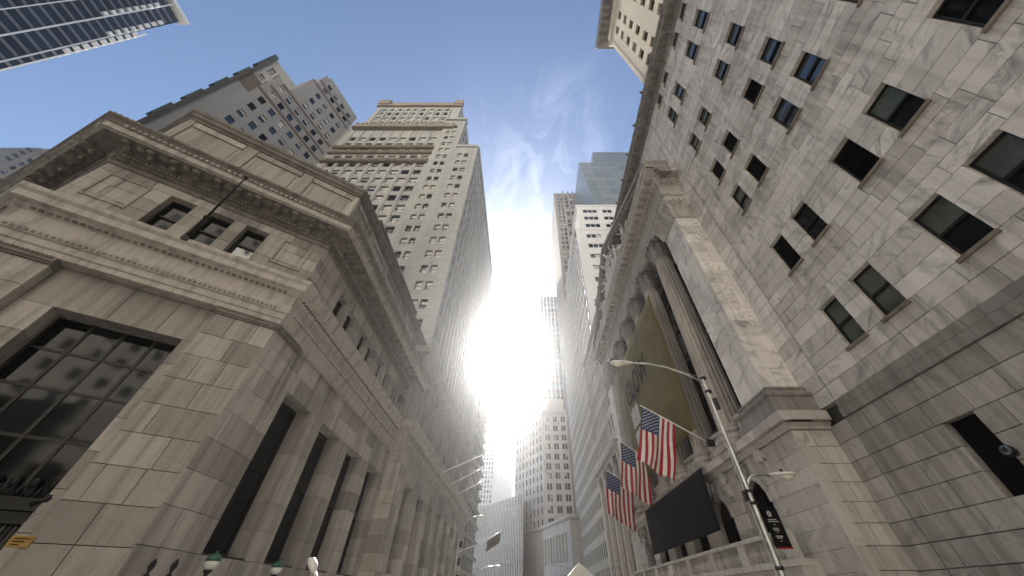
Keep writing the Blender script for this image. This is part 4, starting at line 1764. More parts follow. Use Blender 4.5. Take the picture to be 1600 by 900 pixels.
def capital_mesh(r, h):
    b = MB()
    b.lathe([(r * 1.06, 0), (r * 1.1, .05), (r * 1.04, .09), (r * .98, .12), (r * .98, h * .5), (r * 1.05, h * .75), (r * 1.28, h * .88)], (0, 0, 0), 24)
    for row, (z0, hh, n, ph) in enumerate(((.12, h * .42, 8, 0), (.2, h * .66, 8, .5))):
        for i in range(n):
            a = 2 * math.pi * (i + ph) / n
            ca, sa = math.cos(a), math.sin(a)
            prof = [(0, .98, 1.0), (.3, 1.05, 1.2), (.6, 1.14, 1.05), (.85, 1.34, .8), (1.0, 1.46, .5), (.92, 1.55, .2)]
            bb = len(b.v)
            w = r * .34
            for (t, ro, ws) in prof:
                for (du, do) in ((-1, -.04), (-.5, .03), (0, 0), (.5, .03), (1, -.04)):
                    rad = r * ro + do
                    tx = du * w * ws
                    b.v.append(Vector((rad * ca - tx * sa, rad * sa + tx * ca, z0 + t * hh)))
            for x in range(len(prof) - 1):
                for c in range(4):
                    b.face((bb + x * 5 + c, bb + x * 5 + c + 1, bb + x * 5 + c + 6, bb + x * 5 + c + 5))
    for k in range(4):
        a = math.pi / 4 + k * math.pi / 2
        d = Vector((math.cos(a), math.sin(a), 0))
        pts = []
        for i in range(16):
            t = i * .6
            rr = .26 * (1 - i / 17)
            pts.append(d * (r * 1.45 + rr * math.cos(t)) + Vector((0, 0, h * .74 + rr * math.sin(t))))
        b.tube(pts, [.09 - .004 * i for i in range(16)], 6)
        b.tube([d * r * 1.0 + Vector((0, 0, h * .5)), d * r * 1.2 + Vector((0, 0, h * .66)), d * (r * 1.45 + .26) + Vector((0, 0, h * .74))], [.05, .07, .08], 6)
        a2 = k * math.pi / 2
        e = Vector((math.cos(a2), math.sin(a2), 0))
        b.ball(e * r * 1.42 + Vector((0, 0, h * .9)), .13, 8, 6)
    # abacus with hollow sides
    pts = []
    R_ = r * 1.95
    for k in range(4):
        a = math.pi / 4 + k * math.pi / 2
        c0 = Vector((math.cos(a), math.sin(a), 0)) * R_
        c1 = Vector((math.cos(a + math.pi / 2), math.sin(a + math.pi / 2), 0)) * R_
        for t in (.04, .25, .5, .75, .96):
            p = c0.lerp(c1, t)
            p = p - p.normalized() * (.2 * math.sin(math.pi * t)) * r * .6
            pts.append((p.x, p.y))
    prism(b, pts, h * .9, h)
    return b.mesh('capital', M_MARBG)


def base_mesh(r):
    b = MB()
    b.xyz(-r * 1.38, r * 1.38, -r * 1.38, r * 1.38, 0, .28)
    pr_ = []
    for k in range(7):
        t = -math.pi / 2 + math.pi * k / 6
        pr_.append((r * 1.2 + .14 * math.cos(t), .43 + .14 * math.sin(t)))
    pr_ += [(r * 1.13, .62), (r * 1.11, .72)]
    for k in range(7):
        t = -math.pi / 2 + math.pi * k / 6
        pr_.append((r * 1.1 + .09 * math.cos(t), .84 + .09 * math.sin(t)))
    pr_ += [(r * 1.03, .95), (r * 1.0, 1.0)]
    b.lathe(pr_, (0, 0, 0), 32)
    return b.mesh('base', M_MARBG2)


CR0, CR1 = .74, .63
s_me = shaft_mesh(19.9 - 6.6, CR0, CR1, 20)
c_me = capital_mesh(CR1, 1.95)
b_me = base_mesh(CR0)
for yc in COLY:
    c = thing('column', None, None, (TX + .5, yc, 5.6), parent=temple)
    place('base', b_me, c, Matrix.Translation((TX + .5, yc, 5.6)))
    place('shaft', s_me, c, Matrix.Translation((TX + .5, yc, 6.6)))
    place('capital', c_me, c, Matrix.Translation((TX + .5, yc, 19.9)))
# low balustrades between the columns
edges = [15.7] + COLY + [38.3]
rail_b = MB()
rail_b.lathe([(.06, 0), (.08, .03), (.05, .1), (.09, .22), (.045, .4), (.06, .46)], (0, 0, 0), 8)
rb_me = rail_b.mesh('baluster', M_POLEW)
for a, b_ in zip(edges, edges[1:]):
    ya = a + (.1 if a == 15.7 else .98)
    yb = b_ - (.1 if b_ == 38.3 else .98)
    bs = thing('balustrade', None, None, (TX + .2, (ya + yb) / 2, 5.6), parent=temple)
    q = MB()
    fr = Fr(TX + .1, 0, -1, 0)
    q.cbox(fr, -yb, -ya, -.3, 0, 5.6, 6.25, .02)
    q.cbox(fr, -yb, -ya, -.3, .05, 6.75, 6.9, .02)
    q.build('plinth_and_rail', M_MARBT, bs)
    n = max(2, int((yb - ya) / .27))
    for i in range(n):
        place('baluster', rb_me, bs, fr.M(-yb + .14 + (yb - ya - .28) * i / (n - 1), -.13, 6.27))
# glazed wall behind the columns
gw = thing('glazed_wall', None, None, (13.3, 27, 5.6), parent=temple)
FGW = Fr(13.0, 0, -1, 0)
q = MB()
for i in range(14):
    u = -38.3 + i * 1.738
    q.box(FGW, u - .07, u + .07, -.2, .1, 5.6, 22)
for z in (8.6, 11.4, 14.2, 17.0, 19.8):
    q.box(FGW, -38.3, -15.7, -.2, .05, z, z + .14)
q.build('mullions', M_BRZ, gw)
for i in range(13):
    u = -38.3 + i * 1.738
    for z in (5.6, 8.74, 11.54, 14.34, 17.14, 19.94):
        key = ('gw', z == 19.94)
        if key not in _win_cache:
            b = MB()
            b.box(WORLD_FR, .07, 1.66, -.15, -.1, 0, 2.64 if z != 19.94 else 2.0)
            _win_cache[key] = b.mesh('pane', M_GLD)
        place('pane', _win_cache[key], gw, FGW.M(u, 0, z))
q = MB()
q.xyz(TX + .3, 13.2, 15.7, 38.3, 21.86, 21.95)
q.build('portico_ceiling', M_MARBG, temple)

# --- entablature
EP = [Vector((12.0, Y0 + .02)), Vector((TX, Y0 + .02)), Vector((TX, Y1)), Vector((12.6, Y1))]
et = thing('entablature', None, None, (TX, 27, 21.9), parent=temple)
q = MB()
q.sweep(EP, [(-.7, 21.9), (.02, 21.9), (.02, 22.25), (.07, 22.27), (.07, 22.65), (.14, 22.67), (.2, 22.9), (.2, 22.98), (-.7, 22.99)])
q.build('architrave', M_MARBT, et)
q = MB()
q.sweep(EP, [(-.7, 23.0), (.06, 23.0), (.06, 24.0), (.14, 24.08), (.14, 24.12), (-.7, 24.13)])
q.build('frieze', M_MARBT, et)
q = MB()
q.sweep(EP, [(-.7, 24.14), (.16, 24.14), (.16, 24.5), (.34, 24.55), (.36, 24.62), (.36, 25.0), (.95, 25.04), (.95, 25.4), (1.02, 25.46), (1.1, 25.8), (1.15, 25.86), (-.7, 26.3)])
hc = q.build('cornice', M_MARBT, et)
q = MB()
dentils(EP, .16, 24.2, 24.46, .14, .1, .15, q, .05)
q.build('dentil_course', M_MARBT, hc, 'stuff')
tm = MB()
tm.box(WORLD_FR, -.17, .17, 0, .5, -.26, .02)
tm.ball((0, -.42, -.18), .14, 8, 5, 0, (1.1, 1, 1))
tm_me = tm.mesh('modillion', M_MARBT)
for fr, L in list(seg_frames(EP))[:2]:
    n = max(2, round(L / .72))
    for i in range(n + 1):
        u = (0 if L < 3 else -.2) + (L + (.3 if L < 3 else .4)) * i / n
        if L < 3 and u > L - .1:
            continue
        place('modillion', tm_me, hc, fr.M(u, .36, 25.02))
# --- pediment
M_TYMP = plain('tympanum_wall', (0.11, 0.10, 0.09), .9, 0, .4, 1.5)  # wall behind the figures, darker than the other temple stone
pd = thing('pediment', None, None, (TX, 27, 26), parent=temple)
ym = (Y0 + Y1) / 2
q = MB()
ba = q.add([(TX + .15, Y0 + .6, 26.1), (TX + .15, Y1 - .6, 26.1), (TX + .15, ym, 31.6), (TX + .9, Y0 + .6, 26.1), (TX + .9, Y1 - .6, 26.1), (TX + .9, ym, 31.6)])
for f_ in ((0, 1, 2), (5, 4, 3), (0, 3, 4, 1), (1, 4, 5, 2), (2, 5, 3, 0)):
    q.face([ba + i for i in f_])
q.build('tympanum', M_TYMP, pd)
APX = 32.15
for sgn, ye, nm in ((1, Y0 - 1.1, 'near'), (-1, Y1 + 1.1, 'far')):
    p0 = Vector((0, ye, 25.75))
    p1 = Vector((0, ym, APX))
    d = (p1 - p0).normalized()
    nn = Vector((0, -d.z * sgn, d.y * sgn)) if sgn > 0 else Vector((0, -d.z * sgn, d.y * sgn))
    if nn.z < 0:
        nn = -nn
    q = MB()
    for (x0, x1, t0, t1) in ((TX - 1.12, TX + .9, -.12, .3), (TX - .95, TX + .9, -.5, -.121), (TX - .35, TX + .9, -.8, -.501), (TX - .16, TX + .9, -1.1, -.801)):
        P8 = []
        for (x, t) in ((x0, t0), (x1, t0), (x1, t1), (x0, t1)):
            a = p0 + nn * t
            c = p1 + nn * t
            # end on the centre line and on the corner's vertical
            ka = (ye - a.y) / d.y if t < -.05 else 0
            kc = (ym - c.y) / d.y
            P8.append((Vector((x, 0, 0)) + a + d * ka, Vector((x, 0, 0)) + c + d * kc))
        q.hexa([p_[0] for p_ in P8] + [p_[1] for p_ in P8])
    rk = q.build('raking_cornice', M_MARBG, pd)
    L = (p1 - p0).length
    n = int(L / .75)
    rm = MB()
    rm.xyz(-.45, 0, -.16, .16, -.26, .01)
    key = ('rm', sgn)
    for i in range(2, n):
        p = p0 + d * (L * i / n) + nn * -.5
        ang = math.atan2(d.z, d.y * sgn)
        if key not in _win_cache:
            _win_cache[key] = rm.mesh('modillion', M_MARBG)
        mw = Matrix.Translation((TX - .36, p.y, p.z)) @ Matrix.Rotation(math.atan2(d.z, abs(d.y)) * (1 if d.y > 0 else -1), 4, 'X')
        place('modillion', _win_cache[key], rk, mw)
q = MB()
q.xyz(TX + .91, RX - .02, Y0 + .3, Y1, 26.3, 26.6)
q.build('flat_roof', M_ROOF, pd)


# --- carved figures in the pediment
def statue(y, h, pose, seed):
    r = random.Random(seed)
    b = MB()
    z0 = 26.28
    X0 = TX - .5
    k = h * 1.08 / 1.75

    def V(dx, dy, dz):
        return Vector((X0 + dx * k, y + dy * k, z0 + dz * k))
    if pose == 'stand':
        sw = r.uniform(-.08, .08)
        b.tube([V(0, -.1, 0), V(-.03, -.11, .45), V(0, -.09, .85)], [.07 * k, .085 * k, .11 * k], 8)
        b.tube([V(0, .1, 0), V(-.08, .12, .45), V(0, .09, .85)], [.07 * k, .085 * k, .11 * k], 8)
        b.tube([V(0, 0, .8), V(0, sw, 1.1), V(0, sw, 1.4), V(0, sw, 1.5)], [.17 * k, .15 * k, .2 * k, .08 * k], 10)
        b.tube([V(0, sw, 1.45), V(0, sw, 1.58)], [.07 * k, .06 * k], 8)
        b.ball(V(-.02, sw, 1.66), .12 * k, 10, 8, 0, (1, .85, 1.15))
        for s in (-1, 1):
            e = V(-.12, sw + s * .34, 1.12 + r.uniform(0, .25))
            hnd = V(-.28, sw + s * r.uniform(.3, .6), 1.15 + r.uniform(-.2, .45))
            b.tube([V(0, sw + s * .2, 1.4), e, hnd], [.075 * k, .06 * k, .045 * k], 8)
            b.ball(hnd, .06 * k, 6, 5)
        for i in range(7):
            dy = -.24 + .08 * i
            b.tube([V(-.05, dy * .6 + sw, 1.1), V(-.12, dy, .6), V(-.1, dy * 1.25, .02)], [.05 * k, .055 * k, .07 * k], 6)
    elif pose == 'crouch':
        b.tube([V(0, .0, .3), V(0, .2, .6), V(0, .35, .9)], [.2 * k, .19 * k, .12 * k], 10)
        b.ball(V(-.04, .45, 1.06), .13 * k, 10, 8, 0, (1, .9, 1.15))
        b.tube([V(0, 0, .28), V(-.15, -.35, .5), V(-.1, -.5, .05)], [.13 * k, .1 * k, .07 * k], 8)
        b.tube([V(0, .05, .25), V(-.2, -.1, .12), V(-.15, -.55, .06)], [.13 * k, .1 * k, .07 * k], 8)
        for s in (-1, 1):
            b.tube([V(0, .3 + s * .1, .82), V(-.25, .15 + s * .2, .6), V(-.3, -.2 + s * .15, .55)], [.075 * k, .06 * k, .05 * k], 8)
            b.ball(V(-.3, -.2 + s * .15, .55), .06 * k, 6, 5)
        b.ball(V(-.2, -.3, .2), .2 * k, 8, 6)
    else:  # reclining, facing the corner
        s_ = 1 if y < ym else -1
        b.tube([V(0, .5 * s_, .45), V(0, .25 * s_, .3), V(0, 0, .2)], [.14 * k, .19 * k, .17 * k], 10)
        b.ball(V(-.05, .62 * s_, .66), .13 * k, 10, 8, 0, (1, .9, 1.1))
        for q_ in (-.08, .1):
            b.tube([V(q_, 0, .18), V(q_ - .1, -.4 * s_, .32), V(q_ - .05, -.85 * s_, .1)], [.12 * k, .1 * k, .06 * k], 8)
        b.tube([V(-.1, .42 * s_, .42), V(-.25, .3 * s_, .2), V(-.3, .05 * s_, .15)], [.07 * k, .06 * k, .05 * k], 8)
        b.tube([V(.1, .45 * s_, .42), V(.0, .75 * s_, .25), V(-.1, .8 * s_, .05)], [.07 * k, .06 * k, .05 * k], 8)
    o = b.build('carved_figure', M_STATUE, pd)
    m = o.modifiers.new('join', 'REMESH')
    m.mode = 'VOXEL'
    m.voxel_size = .045
    m.use_smooth_shade = True
    return o


M_STATUE = marble('statue_stone', (0.68, 0.64, 0.59), (0.62, 0.58, 0.54), (0.2, 0.19, 0.18), 0.3, (0.12, 0.11, 0.10), 0.45, 0.5, 0.75)
for i, (y, h, pose) in enumerate(((17.2, 1.9, 'recline'), (19.2, 2.0, 'crouch'), (21.0, 2.5, 'stand'), (22.6, 2.7, 'crouch'), (24.1, 3.3, 'stand'), (25.4, 3.6, 'stand'),
                                  (ym, 4.3, 'stand'), (28.5, 3.6, 'stand'), (29.9, 3.3, 'stand'), (31.4, 2.6, 'crouch'), (33.0, 2.5, 'stand'), (34.8, 2.0, 'crouch'), (36.9, 1.9, 'recline'))):
    statue(y, h, pose, 100 + i)

# ================================================================== hangings and flags on the temple
def cloth(fr, u0, u1, z0, z1, mat, name, amp=.03, nu=30, nz=16, thick=.012):
    b = MB()
    idx = []
    for side in (0, 1):
        for i in range(nu + 1):
            for j in range(nz + 1):
                u = u0 + (u1 - u0) * i / nu
                z = z0 + (z1 - z0) * j / nz
                sag = amp * (math.sin(u * 2.1 + z * .3) + .6 * math.sin(u * .9 - z * .7)) * (1 - (j / nz) ** 3 * .7)
                b.v.append(fr.P(u, sag - thick * side, z))
    n = (nu + 1) * (nz + 1)
    f = lambda s, i, j: s * n + i * (nz + 1) + j
    for i in range(nu):
        for j in range(nz):
            b.face((f(0, i, j), f(0, i + 1, j), f(0, i + 1, j + 1), f(0, i, j + 1)), 0, True)
            b.face((f(1, i, j + 1), f(1, i + 1, j + 1), f(1, i + 1, j), f(1, i, j)), 0, True)
    for i in range(nu):
        b.face((f(0, i, 0), f(1, i, 0), f(1, i + 1, 0), f(0, i + 1, 0)))
        b.face((f(0, i, nz), f(0, i + 1, nz), f(1, i + 1, nz), f(1, i, nz)))
    for j in range(nz):
        b.face((f(0, 0, j), f(0, 0, j + 1), f(1, 0, j + 1), f(1, 0, j)))
        b.face((f(0, nu, j), f(1, nu, j), f(1, nu, j + 1), f(0, nu, j + 1)))
    return b.build(name, mat)


FGB = Fr(10.0, 0, -1, 0)
gold = cloth(FGB, -33.2, -20.15, 7.55, 18.45, M_GOLD, 'gold_banner', .02)
tag(gold, 'huge olive gold banner reading GLOW hung across the temple columns', 'banner')


def letters(body, fr, u, o, z, size, sx, mat, parent, name='lettering'):
    cu = bpy.data.curves.new('lettering', 'FONT')
    cu.body = body
    cu.size = size
    cu.extrude = .006
    cu.offset = .035
    cu.align_x = 'CENTER'
    tmp = bpy.data.objects.new('tmp', cu)
    COL.objects.link(tmp)
    dg = bpy.context.evaluated_depsgraph_get()
    me = bpy.data.meshes.new_from_object(tmp.evaluated_get(dg))
    bpy.data.objects.remove(tmp)
    me.materials.clear()
    me.materials.append(mat)
    # text lies in local XY; stand it up in the wall frame
    T = Matrix.Identity(4)
    T.col[0] = (*(fr.u * sx), 0)
    T.col[1] = (0, 0, 1, 0)
    T.col[2] = (*fr.n, 0)
    T.col[3] = (*fr.P(u, o, z), 1)
    me.transform(T)
    return place(name, me, parent)


letters('GLOW', FGB, -28.1, .075, 13.75, 3.0, .75, M_INK, gold)
q = MB()
for i in range(7):
    q.box(FGB, -31.2 + i * .34, -30.95 + i * .34, .06, .075, 11.6 - .1 * (i % 2), 13.1 + .12 * (i % 3))
for i in range(6):
    q.box(FGB, -31.2 + i * .4, -30.85 + i * .4, .06, .075, 9.7 + .1 * (i % 2), 11.2 + .1 * (i % 2))
q.build('pale_print', M_PALEP, gold)
blk = cloth(Fr(9.72, 0, -1, 0), -32.6, -20.4, 2.65, 5.5, M_BLACKC, 'black_banner', .012)
tag(blk, 'wide black banner hanging below the temple ledge over the doors', 'banner')


def star_pts(c, ex, ey, r):
    out = []
    for k in range(10):
        a = math.pi / 2 + k * math.pi / 5
        rr = r if k % 2 == 0 else r * .42
        out.append(c + ex * (rr * math.cos(a)) + ey * (rr * math.sin(a)))
    return out


def flag(base, tip, hoist0, hoist1, drop, label, seed, swing):
    """pole with the hoist along its outer end; the cloth hangs from it"""
    base, tip = Vector(base), Vector(tip)
    t = thing('flag', label, 'flag', tuple(base), 'flags on the temple ledge')
    q = MB()
    q.tube([base, base.lerp(tip, .5), tip], [.05, .045, .03], 10)
    pole = q.build('pole', M_POLEW, t)
    q = MB()
    q.ball(tip, .085, 10, 7)
    q.build('finial', M_GOLD, pole)
    q = MB()
    q.box(Fr(base.x, 0, -1, 0), -base.y - .12, -base.y + .12, -.35, .1, base.z - .2, base.z + .14)
    q.build('bracket', M_IRON, pole)
    r = random.Random(seed)
    p0, p1 = tip.lerp(base, hoist0), tip.lerp(base, hoist1)
    NH, NF = 52, 44
    ph = [r.uniform(0, 6) for _ in range(4)]

    def S(a, f):
        """a: 0 tip side .. 1 base side along the hoist; f: 0 at the pole .. 1 at the fly end"""
        p = p0.lerp(p1, a) + Vector((0, 0, -.05))
        # the cloth gathers and drifts as it hangs
        wv = math.sin(a * 9 + ph[0] + f * 1.6) * .16 * f + math.sin(a * 17 + ph[1] - f * 2) * .07 * f
        along_ = (p1 - p0)
        flat = Vector((along_.x, along_.y, 0)).normalized()
        q_ = p + Vector((0, 0, -drop * f))
        q_ += Vector((0, 1, 0)) * wv
        q_ += flat * (swing * f + .06 * math.sin(f * 5 + ph[2]) * f + .05 * math.sin(a * 11 + f * 4 + ph[3]) * f)
        return q_
    b = MB()
    for i in range(NH + 1):
        for j in range(NF + 1):
            b.v.append(S(i / NH, j / NF))
    for i in range(NH):
        stripe = i * 13 // NH
        for j in range(NF):
            mi = 2 if (stripe < 7 and j < NF * .4) else (0 if stripe % 2 == 0 else 1)
            k = i * (NF + 1) + j
            b.face((k, k + 1, k + NF + 2, k + NF + 1), mi, True)
    cl_ = b.build('cloth', [M_RED, M_WHT, M_BLU], t)
    md_ = cl_.modifiers.new('thickness', 'SOLIDIFY')
    md_.thickness = .006
    st_ = MB()
    for row in range(9):
        nn = 6 if row % 2 == 0 else 5
        for c in range(nn):
            a = (row + 1) / 10 * 7 / 13
            f = ((c + .5) / 6 if nn == 6 else (c + 1) / 6) * .4
            P = S(a, f)
            ea = (S(a + .01, f) - S(a - .01, f)).normalized()
            ef = (S(a, f + .01) - S(a, f - .01)).normalized()
            nr = ea.cross(ef).normalized()
            for sg in (-1, 1):
                ids = st_.add(star_pts(P + nr * .009 * sg, ea, ef, .052))
                st_.face([ids + k for k in range(10)])
    st_.build('stars', M_WHT, cl_)
    return t


flag((10.35, 19.8, 6.65), (6.89, 19.8, 8.89), .05, .54, 3.0, 'large flag with stars and stripes on the nearest pole before the gold banner', 1, -.95)
flag((10.35, 30.6, 8.85), (7.98, 30.6, 10.5), .1, .98, 3.4, 'flag with stars and stripes on the middle pole, beside the gold banner', 2, -.5)
flag((10.35, 36.9, 8.25), (7.7, 36.9, 9.85), .1, .98, 3.6, 'flag with stars and stripes on the farthest pole of the temple', 3, -.5)

# ================================================================== street lamp
LX, LY = 7.5, 12.9
lamp = thing('street_lamp', 'tall galvanised street lamp with two cobra heads in front of the temple', 'lamp', (LX, LY, GZ))
q = MB()
q.tube([(LX, LY, GZ), (LX, LY, GZ + .9), (LX, LY, 2.3), (LX - .05, LY, 7.05)], [.13, .105, .095, .06], 8, smooth=False)
q.tube([(LX, LY, GZ), (LX, LY, GZ + .4), (LX, LY, GZ + .55)], [.22, .2, .12], 8, smooth=False)
pole = q.build('pole', M_STEEL, lamp)
q = MB()
for z in (.7, 2.35, 2.7, 6.3, 6.9):
    q = MB()
    q.lathe([(.13, z), (.13, z + .09)], (LX, LY, 0), 10)
    q.build('clamp', M_BRZ, pole)
for (a_, b__, z, h_) in ((.09, .2, 2.45, .3), (-.2, -.06, 5.6, .45)):
    q = MB()
    q.box(Fr(LX, LY, -1, 0), -.07, .07, a_, b__, z, z + h_)
    q.build('junction_box', M_BRZ, pole)
q = MB()
q.tube([(LX - .2, LY - .04, GZ), (LX - .17, LY - .05, .8), (LX - .16, LY - .05, 2.4), (LX - .1, LY - .03, 5.6)], .018, 6)
q.build('conduit', M_STEEL, pole)
q = MB()
q.tube([(LX - .05, LY, 6.75), (LX - .6, LY, 7.12), (LX - 1.4, LY, 7.48), (LX - 2.2, LY, 7.66), (LX - 2.9, LY, 7.7)], [.045, .042, .038, .036, .035], 10)
q.build('upper_arm', M_STEEL, lamp)
q = MB()
q.tube([(LX, LY, 6.98), (LX - 1.2, LY, 7.42)], .012, 6)
q.build('stay_rod', M_STEEL, lamp)


def cobra(x, y, z, sgn, parent):
    """cobra-head luminaire: body > lens, photocell"""
    b = MB()
    secs = [(0, .05, .045), (.12, .09, .06), (.35, .15, .09), (.6, .19, .1), (.8, .18, .085), (.92, .11, .06), (.97, .02, .02)]
    ns = 14
    bb = len(b.v)
    for (d, w, h) in secs:
        for k in range(ns):
            a = 2 * math.pi * k / ns
            zz = math.sin(a) * h
            if zz < 0:
                zz *= .55
            b.v.append(Vector((x + sgn * d, y + math.cos(a) * w, z + zz)))
    for i in range(len(secs) - 1):
        for k in range(ns):
            n = (k + 1) % ns
            b.face((bb + i * ns + k, bb + i * ns + n, bb + (i + 1) * ns + n, bb + (i + 1) * ns + k), 0, True)
    b.face([bb + k for k in range(ns)])
    b.face([bb + (len(secs) - 1) * ns + k for k in range(ns)])
    o = b.build('lamp_head', M_POLEW, parent)
    c = MB()
    c.ball((x + sgn * .66, y, z - .05), .16, 12, 8, 0, (1.35, .85, .75))
    c.build('lens', M_LENS, o)
    c = MB()
    c.lathe([(.045, 0), (.05, .06), (.03, .09)], (x + sgn * .5, y, z + .09), 10)
    c.build('photocell', M_BRZ, o)
    return o


cobra(LX - 2.85, LY, 7.7, -1, lamp)
q = MB()
pts = [(LX + .05, LY, 2.45)]
for k in range(9):
    t = math.pi - k * math.pi / 2 / 8
    pts.append((LX + .55 + .5 * math.cos(t), LY, 2.75 + .5 * math.sin(t)))
pts += [(LX + 1.0, LY, 3.24)]
q.tube(pts, .045, 10)
q.build('lower_arm', M_STEEL, lamp)
cobra(LX + .95, LY, 3.25, 1, lamp)
# wayfinding board on the pole
FSG = Fr(LX, LY - .02, 0, -1)
sg = thing('pole_sign', 'narrow black wayfinding board with a red foot on the street lamp pole', 'sign', (LX + .4, LY, .9))
q = MB()
q.cbox(FSG, .16, .66, -.02, .02, 1.2, 2.25, .006)
q.build('board', M_INK, sg)
q = MB()
q.box(FSG, .16, .66, .021, .024, 1.2, 1.24)
q.build('red_strip', M_RED, sg)
q = MB()
for k in range(6):
    a = k * math.pi / 3
    q.ball(FSG.P(.36 + .045 * math.cos(a), .022, 2.1 + .055 * math.sin(a)), .03, 6, 4, 0, (1, .2, 1))
q.build('emblem', M_PALEP, sg)
q = MB()
for (z, ws) in ((1.93, (.3,)), (1.88, (.36,)), (1.7, (.22,)), (1.655, (.2,)), (1.5, (.24,)), (1.455, (.2,)), (1.8, (.05,)), (1.6, (.05,)), (1.38, (.05,))):
    n_ = max(1, int(ws[0] / .045))
    for i in range(n_):
        q.box(FSG, .4 - ws[0] / 2 + i * .045, .4 - ws[0] / 2 + i * .045 + .034, .021, .024, z, z + .024)
q.build('small_print', M_PALEP, sg)

# floodlight in the blanked window of the marble block, dome camera lower down
fl_ = thing('floodlight', 'dark glass floodlight set in the black opening of the marble block', 'lamp', (11.85, 8.5, 2.6))
q = MB()
q.tube([(11.95, 8.62, 2.62), (11.8, 8.6, 2.66)], .03, 8)
q.build('arm', M_IRON, fl_)
q = MB()
q.tube([(11.86, 8.6, 2.66), (11.72, 8.58, 2.68), (11.66, 8.57, 2.69)], [.1, .14, .13], 14)
q.build('housing', M_IRON, fl_)
q = MB()
q.ball((11.66, 8.57, 2.69), .12, 12, 8, 0, (.4, 1, 1))
q.build('lens', M_GLB, fl_)

# ================================================================== right-hand side beyond the temple
# lower block with giant pilasters next to the temple
FRB = Fr(11.1, 0, -1, 0)
rb = thing('pilastered_block', 'grey block with tall pilasters and windows just beyond the temple front', 'building', (16, 49, GZ))
PC = [(-56.2 + 1.75 * i, -55.1 + 1.75 * i) for i in range(8)]
grid_facade(rb, FRB, -57, -41.6, 14.5, 33, PC, [(16 + 3.3 * i, 18.1 + 3.3 * i) for i in range(5)], .3, M_IVORY, seed=111, wts=(4, 3, 3, 2, 2), min_area=12)
grid_facade(rb, FRB.off(-.2), -57, -41.6, GZ, 13.4, [(-55.9 + 3.5 * i, -53.9 + 3.5 * i) for i in range(4)], [(0, 4.6), (5.6, 12.2)], .5, M_MARBG, 'lower_wall', seed=112, wts=(1, 0, 0, 0, 0))
for i in range(5):
    q = MB()
    u = -56.6 + 3.5 * i
    q.box(FRB, u - .42, u + .42, -.2, .25, GZ, 12.6)
    q.box(FRB, u - .5, u + .5, -.2, .35, 12.61, 13.4)
    q.build('pilaster', M_MARBT, rb)
q = MB()
q.sweep([Vector((11.1, 41.6)), Vector((11.1, 57))], [(-.5, 13.42), (.3, 13.42), (.4, 13.8), (.7, 14.0), (.75, 14.45), (-.5, 14.49)])
q.build('cornice', M_MARBT, rb)
q = MB()
q.xyz(11.7, 25, 41.6, 57, GZ, 33)
q.sweep([Vector((25, 41.55)), Vector((11.1, 41.55)), Vector((11.1, 57))], [(-.5, 33.01), (.1, 33.01), (.3, 33.3), (.3, 33.8), (-.5, 33.85)])
q.build('inner_mass', M_IVORY, rb)

# white stepped office block
wb = thing('white_stepped_block', 'white stepped office block rising behind the temple pediment', 'building', (17, 75, GZ))
WY = 57.2
FWB = Fr(0, WY, 0, -1)
zr = [(z * WY - .8, z * WY + .8) for z in (1.519, 1.456, 1.391)]
grid_facade(wb, FWB, 15.2, 30, 76.2, 89.5, [(17.0, 18.3), (18.45, 19.75), (19.9, 21.2), (23, 24.3), (24.5, 25.8)], zr, .25, M_WHITE, seed=121, wts=(5, 4, 0, 0, 0), rail=False)
zr2 = [(z * WY - .8, z * WY + .8) for z in (1.286, 1.213, 1.14, 1.065, .99, .91, .83, .75)]
grid_facade(wb, FWB.off(.8), 13.65, 30, 33.9, 76.19, [(16.4, 17.6), (17.8, 19.0), (19.2, 20.4), (22, 23.2)], zr2, .25, M_WHITE, 'lower_wall', seed=122, wts=(5, 4, 1, 1, 1), rail=False)
q = MB()
q.xyz(15.25, 30, WY + .35, 95, 76.2, 89.4)
q.xyz(13.7, 30, WY - .4, 108, GZ, 76.15)
q.xyz(17, 20.0, WY + 3, WY + 6, 89.41, 93)
q.build('inner_mass', M_WHITE, wb)
FWS = Fr(13.6, 0, -1, 0)
for i in range(25):
    q = MB()
    q.box(FWS, -107.2 + 2 * i, -106.7 + 2 * i, -.2, .12, GZ, 76.1)
    q.build('pier', M_WHITE, wb)
q = MB()
q2 = MB()
for i in range(25):
    for k in range(21):
        z = 2 + 3.6 * k
        q.box(FWS, -106.69 + 2 * i, -105.21 + 2 * i, -.15, -.02, z, z + 2.3)
        q2.box(FWS, -106.69 + 2 * i, -105.21 + 2 * i, -.15, .03, z + 2.3, z + 3.6)
q.build('distant_windows', M_GLB, wb, 'stuff')
q2.build('spandrels', M_WHITE, wb, 'stuff')
for (x, y0, z) in ((13.4, WY - .9, 76.2), (15.0, WY - .1, 89.5)):
    q = MB()
    q.xyz(x, 30, y0, y0 + .4, z, z + .8)
    q.xyz(x, x + .4, y0 + .41, 95, z, z + .8)
    q.build('coping', M_WHITE, wb)

